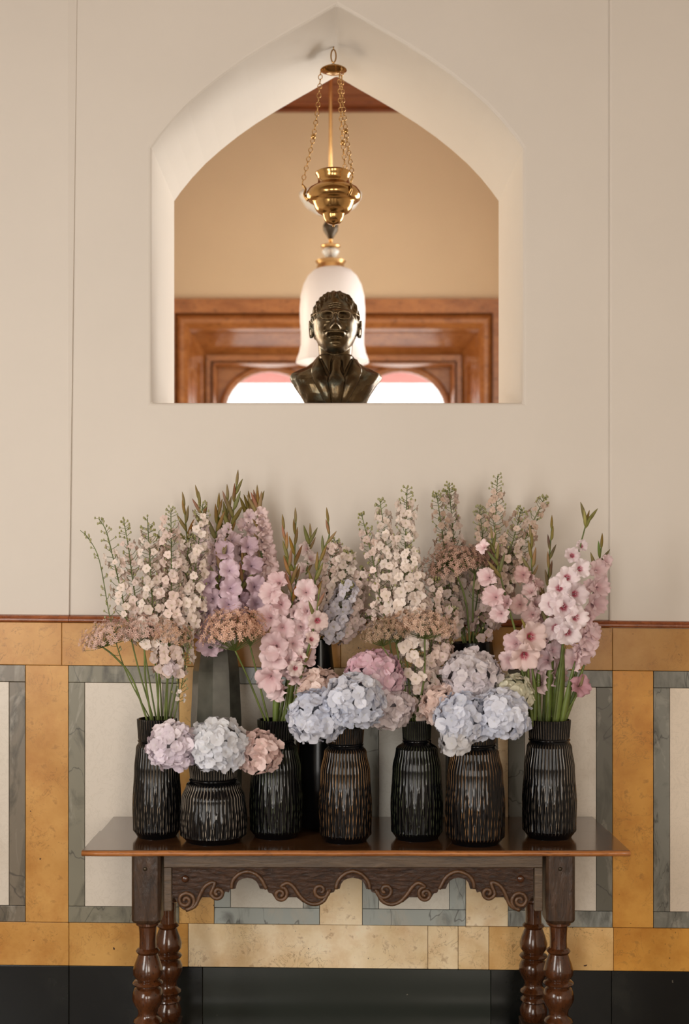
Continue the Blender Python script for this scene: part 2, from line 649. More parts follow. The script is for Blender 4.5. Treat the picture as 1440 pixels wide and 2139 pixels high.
PXL, PXR = 690 - 2.2 / CD * F + 1, 690 + 2.2 / CD * F - 1
YM, YF = -0.004, -0.022       # mortar plane and stone face
b = MB()
q = [W(PXL, 1284), W(PXR, 1284), (XR, 0, 0), (XL, 0, 0)]
b.add([(x, 0.001, z) for x, _, z in q] + [(x, YM, z) for x, _, z in q], [(4, 7, 6, 5), (0, 1, 2, 3), (0, 4, 5, 1), (1, 5, 6, 2), (2, 6, 7, 3), (3, 7, 4, 0)])
wains = tag(b.build('wall_wainscot', 'mortar', smooth=False), 'inlaid marble wainscot with grey-framed white panels', kind='structure')


def slab(name, x0, x1, y0, y1, mat, color, g=0.45, floor=False, dy=None):
    q = [W(x0 + g, y1 - g), W(x1 - g, y1 - g), W(x1 - g, y0 + g), W(x0 + g, y0 + g)]
    if floor:
        q[0] = (q[0][0], 0, 0.0)
        q[1] = (q[1][0], 0, 0.0)
    yf = YF - (random.uniform(0, 0.0012) if dy is None else dy)
    vs = [(x, yf, z) for x, _, z in q] + [(x, YM - 0.0, z) for x, _, z in q]
    m = MB()
    m.add(vs, [(0, 1, 2, 3), (4, 7, 6, 5), (0, 4, 5, 1), (1, 5, 6, 2), (2, 6, 7, 3), (3, 7, 4, 0)])
    o = m.build(name, mat, wains, smooth=False, bevel=0.0012)
    o.color = (*color, 1)
    return o


OC = (0.64, 0.33, 0.085)
OCR = (0.74, 0.355, 0.065)
OCP = (0.98, 0.80, 0.52)
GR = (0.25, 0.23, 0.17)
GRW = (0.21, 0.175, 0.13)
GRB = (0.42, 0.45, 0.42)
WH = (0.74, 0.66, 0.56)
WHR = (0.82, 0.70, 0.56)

tops = [PXL, -330, 132, 415, 712, 1000, 1277, 1720, PXR]
for i in range(len(tops) - 1):
    c = OC if tops[i] < 500 else ((0.70, 0.44, 0.17) if tops[i] < 900 else (0.52, 0.27, 0.07))
    slab('ochre_slab', tops[i], tops[i + 1], 1299, 1388, 'ochre', c)
panels = [(PXL, -556), (-466, -250), (-160, 56.5), (146, 376), (449, 668), (757, 972), (1060, 1277), (1362, 1580), (1667, 1884), (1971, PXR)]
for i, (x0, x1) in enumerate(panels):
    mid = 3.5 < i < 5.5
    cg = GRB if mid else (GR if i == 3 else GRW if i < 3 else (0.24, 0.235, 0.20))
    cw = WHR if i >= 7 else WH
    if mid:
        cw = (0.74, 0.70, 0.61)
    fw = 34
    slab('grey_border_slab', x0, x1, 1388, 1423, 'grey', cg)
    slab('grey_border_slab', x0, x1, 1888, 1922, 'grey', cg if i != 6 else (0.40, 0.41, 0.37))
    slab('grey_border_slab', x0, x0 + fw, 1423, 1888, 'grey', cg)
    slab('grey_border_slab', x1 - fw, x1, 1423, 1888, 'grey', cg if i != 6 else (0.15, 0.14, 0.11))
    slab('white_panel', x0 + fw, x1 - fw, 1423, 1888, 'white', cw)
    if i < len(panels) - 1:
        xn = panels[i + 1][0]
        c = OC if x1 < 300 else (OCR if x1 > 1200 else (0.72, 0.43, 0.15))
        if 400 < x1 < 1000:
            c = OCP
        slab('ochre_slab', x1, xn, 1388, 1922, 'ochre', c)
bots = [PXL, -300, 147, 395, 893, 956, 1020, 1279, 1700, PXR]
bc = [OC, OC, (0.66, 0.36, 0.10), OCP, (0.96, 0.77, 0.48), (0.94, 0.72, 0.42), (0.84, 0.54, 0.22), OCR, OCR]
for i in range(len(bots) - 1):
    slab('ochre_slab', bots[i], bots[i + 1], 1922, 2012, 'ochre', bc[i])
pl = [PXL, -250, 147, 425, 1024, 1275, 1750, PXR]
for i in range(len(pl) - 1):
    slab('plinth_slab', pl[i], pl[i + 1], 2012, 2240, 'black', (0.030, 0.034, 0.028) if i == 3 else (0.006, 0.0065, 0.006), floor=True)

# red-brown moulding on top of the wainscot, two lengths
prof = [(0.0, 0.000), (-0.030, 0.001), (-0.036, 0.006), (-0.036, 0.011), (-0.028, 0.014), (-0.026, 0.020), (-0.010, 0.0235), (0.0, 0.0235)]
for x0, x1 in ((PXL, 147), (147.8, 792), (792.8, PXR)):
    a, c = W(x0, 1299), W(x1, 1299)
    m = MB()
    n = len(prof)
    vs = [(a[0], y, a[2] + z) for y, z in prof] + [(c[0], y, c[2] + z) for y, z in prof]
    m.add(vs, [(i, i + 1, n + i + 1, n + i) for i in range(n - 1)] + [tuple(range(n - 1, -1, -1)), tuple(range(n, 2 * n))])
    o = m.build('trim_moulding', 'rail_red', wains, smooth=False)

# ================================================================== back room behind the opening
YB = 3.45
DB = CD + YB


def B(px, py, D=DB):
    p = at(px, py, D)
    return p.x, p.z


zc = B(0, 229)[1]
BXL, BXR = -1.95, 1.95
b = MB(); b.box((BXL - 0.12, TH, 0), (BXL, YB, zc))
tag(b.build('wall_back_room_left', 'back_plaster', smooth=False), kind='structure')
b = MB(); b.box((BXR, TH, 0), (BXR + 0.12, YB, zc))
tag(b.build('wall_back_room_right', 'back_plaster', smooth=False), kind='structure')
wx0, wz1 = B(337, 655)
wx1 = B(1057, 655)[0]
wz0 = 1.0
b = MB()
b.box((BXL, YB, 0), (wx0, YB + 0.3, zc)).box((wx1, YB, 0), (BXR, YB + 0.3, zc)).box((wx0, YB, wz1), (wx1, YB + 0.3, zc)).box((wx0, YB, 0), (wx1, YB + 0.3, wz0))
tag(b.build('wall_back_room_rear', 'back_plaster', smooth=False), 'tan plaster wall around the far wooden window', kind='structure')
# timber ceiling of the back room: boards and a cornice
ceil = tag(MB().box((BXL, TH, zc + 0.03), (BXR, YB + 0.3, zc + 0.12)).build('ceiling_back_room', 'ceiling_wood', smooth=False), kind='structure')
y = TH + 0.02
while y < YB - 0.05:
    MB().box((BXL, y, zc + 0.008), (BXR, min(y + 0.15, YB), zc + 0.03)).build('ceiling_board', 'ceiling_wood', ceil, smooth=False, bevel=0.003)
    y += 0.165
m = MB()
m.box((BXL, YB - 0.10, zc - 0.0), (BXR, YB, zc + 0.03)).box((BXL, YB - 0.03, zc - 0.02), (BXR, YB, zc))
m.build('cornice', 'ceiling_wood', ceil, smooth=False, bevel=0.008)

# the far window: casing, rounded moulding, splayed reveal, inner frame with two arches
win = bpy.data.objects.new('window_1', None)
COL.objects.link(win)
tag(win, 'wide wooden window with two arched lights in the back room', kind='structure')
CXW = 698


def ring(name, hw0, top0, hw1, top1, y0, y1, mat='window_wood', yin=None, yout=None, round_=False):
    """an inverted-U band between (hw0, top0) outside and (hw1, top1) inside, front at y0/yin, back at y1"""
    def U(hw, top):
        xl, z = B(CXW - hw, top)
        xr, _ = B(CXW + hw, top)
        return [(xl, wz0), (xl, z), (xr, z), (xr, wz0)]
    yo = y0 if yout is None else yout
    yi = y0 if yin is None else yin
    steps = 5 if round_ else 1
    m = MB()
    rows = []
    for s in range(steps + 1):
        t = s / steps
        hw, top = hw0 + (hw1 - hw0) * t, top0 + (top1 - top0) * t
        yy = yo + (yi - yo) * t - (math.sin(math.pi * t) * 0.05 if round_ else 0)
        rows.append([(x, yy, z) for x, z in U(hw, top)])
    rows.insert(0, [(x, y1, z) for x, z in U(hw0, top0)])
    rows.append([(x, y1, z) for x, z in U(hw1, top1)])
    vs = [v for r in rows for v in r]
    fs = []
    for r in range(len(rows) - 1):
        for k in range(3):
            fs.append((r * 4 + k, r * 4 + k + 1, (r + 1) * 4 + k + 1, (r + 1) * 4 + k))
    m.add(vs, fs)
    return m.build(name, mat, win, smooth=round_, sharp=35 if round_ else None)


ring('casing', 366, 627, 330, 657, YB - 0.05, YB + 0.02)
ring('round_moulding', 330, 657, 299, 694, YB - 0.03, YB + 0.05, round_=True)
ring('splayed_reveal', 299, 694, 272, 733, 0, YB + 0.32, yout=YB + 0.02, yin=YB + 0.18)
ring('inner_casing', 272, 733, 262, 745, YB + 0.15, YB + 0.32)
ring('inner_moulding', 262, 745, 250, 757, YB + 0.18, YB + 0.32, round_=True)
# panel with two arched openings, at depth YB+0.26
YP = YB + 0.24
DP = CD + YP
xl, zt = B(CXW - 256, 750, DP)
xr, _ = B(CXW + 256, 750, DP)


def arch_pts(cx, hw, top, n=16):
    """pointed-round arch outline from left foot over the top to right foot"""
    x0, z1 = B(cx, top, DP)
    h = B(cx + hw, top, DP)[0] - x0
    rise = h * 1.0
    zs = z1 - rise
    out = [(x0 - h, wz0 + 0.08)]
    for i in range(n + 1):
        a = math.pi - math.pi * i / n
        out.append((x0 + h * math.cos(a), zs + rise * (math.sin(a) ** 0.92)))
    out.append((x0 + h, wz0 + 0.08))
    return out


m = MB()
cl, cr = CXW - 134, CXW + 140
A1, A2 = arch_pts(cl, 100, 770), arch_pts(cr, 100, 770)
xm = (A1[-1][0] + A2[0][0]) / 2
for A, lo, hi in ((A1, xl, xm), (A2, xm, xr)):
    k = len(A) // 2
    polys = [[(lo, wz0), (A[0][0], wz0)] + A[:k + 1] + [(A[k][0], zt), (lo, zt)],
             [(A[k][0], zt)] + A[k:] + [(A[-1][0], wz0), (hi, wz0), (hi, zt)],
             [(A[0][0], wz0), (A[-1][0], wz0), A[-1], A[0]]]
    for poly in polys:
        m.prism(poly, YP, YP + 0.06)
m.build('arched_panel', 'window_wood', win, smooth=False)
for A in (A1, A2):
    m = MB()
    m.tube([(x, YP - 0.005, z) for x, z in A], 0.024, 8)
    m.build('arch_moulding', 'window_wood', win)
    MB().box((A[0][0], YP + 0.03, wz0 + 0.08), (A[-1][0], YP + 0.034, zt)).build('pane', 'window_glass', win, smooth=False)
# red awning and a post outside
b = MB()
xa0, xa1 = -1.4, 1.45
yo = YB + 0.9
za = CZ + (VY - 795) / F * (CD + yo)
b.add([(xa0, yo, za), (xa1, yo, za), (xa1, YB + 0.45, za + 0.45), (xa0, YB + 0.45, za + 0.45),
       (xa0, yo, za - 0.02), (xa1, yo, za - 0.02), (xa1, YB + 0.45, za + 0.43), (xa0, YB + 0.45, za + 0.43)],
      [(0, 1, 2, 3), (7, 6, 5, 4), (0, 4, 5, 1), (1, 5, 6, 2), (2, 6, 7, 3), (3, 7, 4, 0)])
b.build('awning', 'awning', win, smooth=False)


# ================================================================== table
ZTOP = 0.812
TD = 3.53
TX0, TX1 = at(170, 0, TD).x, at(1318, 0, TD).x
YTF, YTB, YSEAM = TD - CD, -0.026, -0.245
table = empty('side_table', ((TX0 + TX1) / 2, -0.27, 0), 'carved dark oak side table with turned legs below the arched opening', 'table')
TO = -Vector(table.location)


def tpart(m, name, mat, parent=None, **k):
    o = m.build(name, mat, table if parent is None else parent, **k)
    if parent is None:
        o.location = TO
    return o


m = MB()
m.box((TX0, YTF + 0.006, ZTOP - 0.016), (TX1, YSEAM - 0.0006, ZTOP))
tpart(m, 'top_plank', 'table_top_wood', smooth=False, bevel=0.002)
m = MB()
m.box((TX0 + 0.004, YSEAM + 0.0006, ZTOP - 0.016), (TX1 - 0.002, YTB, ZTOP - 0.001))
tpart(m, 'top_plank', 'table_top_wood', smooth=False, bevel=0.002)
m = MB()
pr = [(YTF + 0.006, ZTOP - 0.001), (YTF + 0.001, ZTOP - 0.003), (YTF - 0.001, ZTOP - 0.008), (YTF + 0.001, ZTOP - 0.013), (YTF + 0.006, ZTOP - 0.016)]
n = 26
vs, fs = [], []
for i in range(n):
    x = TX0 + (TX1 - TX0) * i / (n - 1)
    j = random.uniform(-0.0008, 0.0008)
    vs += [(x, y + j, z + j * 0.6) for y, z in pr]
for i in range(n - 1):
    fs += [(i * 5 + k, (i + 1) * 5 + k, (i + 1) * 5 + k + 1, i * 5 + k + 1) for k in range(4)]
fs += [(4, 3, 2, 1, 0), tuple((n - 1) * 5 + k for k in range(5))]
m.add(vs, fs)
tpart(m, 'top_edge_moulding', 'table_edge_wood')

LEGP = [(0.034, 0.604), (0.034, 0.590), (0.026, 0.584), (0.0245, 0.570), (0.0235, 0.545), (0.0245, 0.524), (0.030, 0.520), (0.0335, 0.515), (0.030, 0.510), (0.0265, 0.507),
        (0.029, 0.500), (0.036, 0.482), (0.0415, 0.463), (0.0405, 0.449), (0.032, 0.437), (0.030, 0.434), (0.039, 0.430), (0.0425, 0.425), (0.039, 0.420), (0.031, 0.417), (0.030, 0.414),
        (0.037, 0.410), (0.043, 0.396), (0.0435, 0.382), (0.038, 0.367), (0.029, 0.353), (0.026, 0.340), (0.030, 0.330), (0.037, 0.325), (0.0405, 0.319), (0.035, 0.311), (0.030, 0.305), (0.038, 0.299),
        (0.040, 0.293), (0.031, 0.286), (0.034, 0.280), (0.041, 0.266), (0.0405, 0.252), (0.034, 0.240), (0.030, 0.232)]


def block(m, cx, cy, z0, z1, h, ch=0.008, bot=0.012):
    """square post with chamfered corners and rounded lower end"""
    def sq(hh, c):
        return [(cx - hh + c, cy - hh), (cx + hh - c, cy - hh), (cx + hh, cy - hh + c), (cx + hh, cy + hh - c), (cx + hh - c, cy + hh), (cx - hh + c, cy + hh), (cx - hh, cy + hh - c), (cx - hh, cy - hh + c)]
    rows = [(z1, h, ch * 0.3), (z1 - 0.01, h, ch), (z0 + bot, h, ch), (z0 + bot * 0.4, h * 0.93, h * 0.3), (z0, h * 0.82, h * 0.45)]
    vs, fs = [], []
    for z, hh, c in rows:
        vs += [(x, y, z) for x, y in sq(hh, c)]
    for r in range(len(rows) - 1):
        fs += [(r * 8 + k, (r + 1) * 8 + k, (r + 1) * 8 + (k + 1) % 8, r * 8 + (k + 1) % 8) for k in range(8)]
    fs += [tuple(range(8)), tuple(range(len(rows) * 8 - 1, len(rows) * 8 - 9, -1))]
    m.add(vs, fs)


legs = {'fl': (at(309, 0, 3.615).x, 3.615 - CD), 'fr': (at(1167, 0, 3.615).x, 3.615 - CD), 'bl': (at(351, 0, 3.87).x, 3.87 - CD), 'br': (at(1115, 0, 3.87).x, 3.87 - CD)}
for key, (cx, cy) in legs.items():
    m = MB(); m.lathe(LEGP, 28, (cx, cy, 0))
    leg = tpart(m, 'leg', 'turned_wood', sharp=40)
    m = MB(); block(m, cx, cy, 0.596, ZTOP - 0.0165, 0.0405)
    o = m.build('leg_block', 'block_wood', leg, smooth=False, bevel=0.002)
    if key[0] == 'f':
        m = MB(); m.ellip((cx - 0.002, cy - 0.0405, 0.752), (0.006, 0.003, 0.006), 10, 6)
        m.build('peg', 'dark_iron', leg)
    m = MB(); block(m, cx, cy, 0.105, 0.232, 0.040)
    m.build('lower_block', 'block_wood', leg, smooth=False, bevel=0.002)
    m = MB(); m.lathe([(0.020, 0.0), (0.036, 0.006), (0.043, 0.03), (0.040, 0.06), (0.026, 0.082), (0.024, 0.106)], 24, (cx, cy, 0))
    m.build('foot', 'turned_wood', leg)
# stretchers low down
for a, c in (('fl', 'bl'), ('fr', 'br'), ('bl', 'br'), ('fl', 'fr')):
    (xa, ya), (xc, yc) = legs[a], legs[c]
    m = MB()
    if abs(xa - xc) < 0.2:
        m.box((min(xa, xc) - 0.014, ya + 0.039, 0.13), (max(xa, xc) + 0.014, yc - 0.039, 0.185))
    else:
        m.box((xa + 0.039, ya - 0.014, 0.13), (xc - 0.039, ya + 0.014, 0.185))
    tpart(m, 'stretcher', 'turned_wood', smooth=False, bevel=0.003)
for a, c in (('fl', 'bl'), ('fr', 'br')):
    (xa, ya), (xc, yc) = legs[a], legs[c]
    m = MB(); m.box((xa - 0.012, ya + 0.0395, 0.68), (xa + 0.012, yc - 0.0395, ZTOP - 0.0165))
    tpart(m, 'side_rail', 'rail_wood', smooth=False, bevel=0.002)
(xa, ya), (xc, yc) = legs['bl'], legs['br']
m = MB(); m.box((xa + 0.0395, ya - 0.012, 0.70), (xc - 0.0395, ya + 0.012, ZTOP - 0.0165))
tpart(m, 'back_rail', 'rail_wood', smooth=False, bevel=0.002)

# front apron with scrolls
DA = 3.60


def A_(px, py):
    p = at(px, py, DA)
    return (p.x, p.z)


ya = DA - CD
xlr, _ = A_(342, 0)
xrr, _ = A_(1134, 0)
z_r0, z_r1 = A_(0, 1812)[1], ZTOP - 0.0165
tpart(MB().box((xlr, ya - 0.004, z_r0), (xrr, ya + 0.018, z_r1)), 'apron_rail', 'rail_wood', smooth=False, bevel=0.002)
zst = A_(0, 1903)[1]
tpart(MB().box((xlr, ya - 0.003, zst), (A_(359, 0)[0], ya + 0.016, z_r0 - 0.0005)), 'apron_stile', 'rail_wood', smooth=False, bevel=0.002)
tpart(MB().box((A_(1117, 0)[0], ya - 0.003, zst), (xrr, ya + 0.016, z_r0 - 0.0005)), 'apron_stile', 'rail_wood', smooth=False, bevel=0.002)
half = [(360, 1813), (360, 1870), (368, 1882), (373, 1893), (381, 1900), (390, 1903), (400, 1900), (410, 1893), (419, 1880), (422, 1875), (447, 1875), (457, 1880), (466, 1874), (471, 1863), (478, 1865), (481, 1858), (492, 1857), (495, 1846), (499, 1840),
        (507, 1836), (517, 1834), (527, 1836), (535, 1841), (540, 1849), (543, 1857), (558, 1858), (561, 1865), (568, 1867), (574, 1876), (587, 1882), (597, 1875), (620, 1875), (632, 1885), (648, 1891), (664, 1891), (682, 1882), (690, 1866), (698, 1864), (701, 1858), (710, 1857),
        (713, 1847), (718, 1840), (726, 1836), (737, 1834)]
MX = 737.5
poly = half + [(2 * MX - x, y) for x, y in reversed(half[:-1])]
m = MB(); m.prism([A_(x, y) for x, y in poly], ya + 0.002, ya + 0.014)
apron = tpart(m, 'carved_apron', 'apron_wood', smooth=False, bevel=0.0008)


def spiral(c, r0, r1, a0, a1, n=18):
    return [(c[0] + (r0 + (r1 - r0) * i / n) * math.cos(math.radians(a0 + (a1 - a0) * i / n)), c[1] + (r0 + (r1 - r0) * i / n) * math.sin(math.radians(a0 + (a1 - a0) * i / n))) for i in range(n + 1)]


# pixel angles, y down
S1 = spiral((388, 1881), 3, 20.0, 180, 180 + 630, 26)      # ends pointing down
S1 = [p for p in S1] + [(407, 1893), (416, 1875), (424, 1857), (436, 1846), (449, 1844)] + list(reversed(spiral((455, 1865), 3, 17, 90, 90 + 560, 20)))[4:]
S2 = spiral((586, 1868), 3, 17, 90, 90 - 590, 22)[:-2] + [(600, 1844), (613, 1852), (624, 1868), (636, 1881), (650, 1888), (664, 1888), (678, 1880)] + list(reversed(spiral((670, 1860), 3, 19, 90, 90 - 480, 20)))[1:]
AR1 = [(484, 1856), (485, 1846), (489, 1836), (498, 1827), (508, 1822), (518, 1820.5), (529, 1823), (539, 1829), (547, 1838), (552, 1848), (557, 1857)]
AR2 = [(702, 1857), (704, 1846), (710, 1835), (721, 1825), (731, 1821), (737.5, 1820)]
AR2 = AR2 + [(2 * MX - x, y) for x, y in reversed(AR2[:-1])]
paths = [S1, S2, AR1, AR2] + [[(2 * MX - x, y) for x, y in p] for p in (S1, S2, AR1)]
for pth in paths:
    w3 = cat([Vector((A_(x, y)[0], ya + 0.001, A_(x, y)[1])) for x, y in pth], len(pth) * 3)
    MB().tube(w3, 0.0056, 8).build('scroll_moulding', 'scroll_wood', apron)
for px in (387, 2 * MX - 387):
    x, z = A_(px, 1836)
    MB().ellip((x, ya + 0.0, z), (0.0105, 0.006, 0.0105), 14, 8).build('boss', 'turned_wood', apron)
# small lines of carving on the apron are in the material relief

# ================================================================== vases
VA = {}


def interp(prof, t):
    for (a, ra), (c, rc) in zip(prof, prof[1:]):
        if t <= c:
            u = (t - a) / (c - a)
            u = u * u * (3 - 2 * u)
            return ra + (rc - ra) * u
    return prof[-1][1]


def cut_vase(key, cxp, basep, topp, collarp, neck, body, mat, label, ncol=40, rows=2.5, squat=False, dfront=None):
    Df = F * (CZ - ZTOP) / (basep - VY)
    D = Df + body / F * Df * 0.93
    s = D / F
    base = at(cxp, 0, D)
    z1 = at(0, topp, D).z - ZTOP
    zcol = at(0, collarp, D).z - ZTOP
    rn, rb = neck * s, body * s
    prof = [(0, rb * 0.80), (0.018 / z1, rb * 0.93), (0.06, rb * 0.98), (0.35 * zcol / z1, rb), (0.72 * zcol / z1, rb * 0.93 if not squat else rb * 0.94), (0.93 * zcol / z1, max(rn * 1.10, rb * 0.80)), (zcol / z1, rn * 0.96), ((zcol + 0.004) / z1, rn * 0.95), ((zcol + 0.010) / z1, rn * 0.985), (1.0, rn * 1.04)]
    nth = ncol * 6
    zs = [z1 * i / 84 for i in range(85)]
    th = np.arange(nth) / nth * 2 * math.pi
    vs, ts, fs = [], [], []
    lens_l = zcol / rows
    for z in zs:
        r = interp(prof, z / z1)
        u = th / (2 * math.pi) * ncol
        if z > zcol + 0.004:
            e = abs(((u + 0.5) % 1) - 0.5) * 2       # 0 centre of flute .. 1 ridge
            cut = np.clip(1 - e ** 2, 0, 1)
            fade = min(1, (z - zcol - 0.004) / 0.006)
            d = -0.0016 * cut * fade
            cut = np.clip(1 - cut / 0.42, 0, 1) * fade * 0.8
        else:
            # long flutes above, a lattice of pointed lens cuts below
            mixl = min(1, max(0, (0.62 - z / zcol) / 0.10))
            col0 = np.floor(u + 0.5)
            vals = []
            for dc_ in (-1, 0, 1):
                col = col0 + dc_
                hs_ = np.sin(np.mod(col, ncol) * 12.9898 + key * 3.7) * 43758.5453
                sh = 0.22 * (hs_ - np.floor(hs_)) + 0.5 * np.mod(np.mod(col, ncol), 2)
                dv = (((z / lens_l + sh) % 1) - 0.5) * 2
                vals.append(1 - ((u - col) / 0.78) ** 2 - mixl * (np.abs(dv) / 1.15) ** 3)
            vals = np.sort(np.array(vals), axis=0)
            best, second = vals[2], vals[1]
            fade = min(1, max(0, (z - 0.010) / 0.012)) * min(1, max(0, (zcol - 0.003 - z) / 0.010))
            d = -0.0020 * np.clip((best - 0.5) / 0.5, 0, 1) * fade
            cut = np.clip(1 - (best - second) / 0.40, 0, 1) * fade
        rr = r + d
        vs += [(a, c_, z) for a, c_ in zip(rr * np.cos(th), rr * np.sin(th))]
        ts += list(cut)
    n = len(zs)
    for i in range(n - 1):
        fs += [(i * nth + k, i * nth + (k + 1) % nth, (i + 1) * nth + (k + 1) % nth, (i + 1) * nth + k) for k in range(nth)]
    fs.append(tuple(range(nth - 1, -1, -1)))
    m = MB(); m.add(vs, fs, ts)
    root = empty('ribbed_vase', (base.x, D - CD, ZTOP), label, 'vase', 'cut-glass vases on the side table')
    m.build('body', mat, root, attr='cut', sharp=60)
    # inner wall and rim
    m = MB(); rt = rn * 1.035
    m.lathe([(rt - 0.0012, z1 - 0.0005), (rt - 0.002, z1 + 0.001), (rt - 0.0045, z1), (rn * 0.9, zcol + 0.01), (rn * 0.86, zcol - 0.01), (rn * 0.8, zcol - 0.04)], 48, cap=False)
    m.build('rim', mat, root)
    m = MB(); m.lathe([(rn * 0.965, zcol - 0.0015), (rn * 1.01, zcol + 0.001), (rn * 1.01, zcol + 0.004), (rn * 0.955, zcol + 0.0065)], 64, cap=False)
    m.build('collar', mat, root)
    VA[key] = (base.x, D, ZTOP + z1, rn)
    return root


cut_vase(1, 328, 1756, 1501, 1548, 40, 51, 'glass_black_brown', 'tall dark ribbed vase nearest the left table end, holding delphiniums', 46)
cut_vase(2, 446, 1769, 1594, 1629, 50, 71, 'glass_grey', 'short squat ribbed vase at the table front, holding three hydrangeas', 54, 1.9, True)
cut_vase(3, 577, 1757, 1503, 1549, 38, 56, 'glass_green', 'dark green ribbed vase holding pink gladioli, beside the squat vase', 46)
cut_vase(4, 722, 1766, 1518, 1556, 38, 56, 'glass_amber', 'amber-streaked ribbed vase under the blue and pink hydrangeas', 46)
cut_vase(5, 871, 1761, 1504, 1549, 30, 55, 'glass_green', 'dark green narrow-necked ribbed vase holding umbels, between two hydrangea vases', 44)
cut_vase(6, 993, 1772, 1520, 1557, 44, 63, 'glass_amber', 'brown ribbed vase under the widest hydrangea bunch', 48)
cut_vase(7, 1148, 1758, 1503, 1546, 43, 57, 'glass_black_brown', 'dark brown ribbed vase nearest the right table end, holding gladioli', 48)


def smooth_vase(key, cxp, D, topp, prof, label, nf, rot, mat='smoked_glass'):
    """tall faceted vase; prof: (half width px, pixel y)"""
    s = D / F
    p = [(hw * s, at(0, y, D).z - ZTOP) for hw, y in prof]
    base = at(cxp, 0, D)
    m = MB(); m.lathe(p, nf, rot=rot, cap=False)
    m.f.append(tuple(range(nf - 1, -1, -1)))
    root = empty('tall_vase', (base.x, D - CD, ZTOP), label, 'vase', 'tall smooth vases in the back row')
    m.build('body', mat, root, smooth=nf > 20, bevel=0 if nf > 20 else 0.002)
    m = MB(); r, z = p[-1]
    m.lathe([(r, z), (r - 0.003, z + 0.001), (r - 0.006, z), (r - 0.006, z - 0.08)], nf, rot=rot, cap=False)
    m.build('rim', mat, root, smooth=nf > 20)
    VA[key] = (base.x, D, ZTOP + z, r)


smooth_vase(11, 453, 3.875, 1336, [(50, 1724.9), (54, 1720), (55, 1600), (54, 1500), (49, 1400), (46, 1380), (38, 1337)], 'tall faceted smoked-glass vase behind the squat vase, holding lavender gladioli', 9, 0.454)
smooth_vase(12, 668, 3.875, 1334, [(48, 1724.9), (54, 1720), (54, 1600), (46, 1500), (32, 1410), (28, 1380), (24, 1336)], 'tall black vase behind the peach hydrangea, tapering to a slim neck', 40, 0, 'black_glass')
smooth_vase(13, 986, 3.875, 1340, [(48, 1724.9), (54, 1720), (55, 1600), (53, 1450), (48, 1380), (43, 1342)], 'tall black vase behind the widest hydrangea bunch, holding dusky delphiniums', 40, 0, 'black_glass')
# ================================================================== bronze bust on the sill
simple('bronze_bright', (0.30, 0.22, 0.12), 0.25, 0.9, var=0.1)
DBU = 4.37


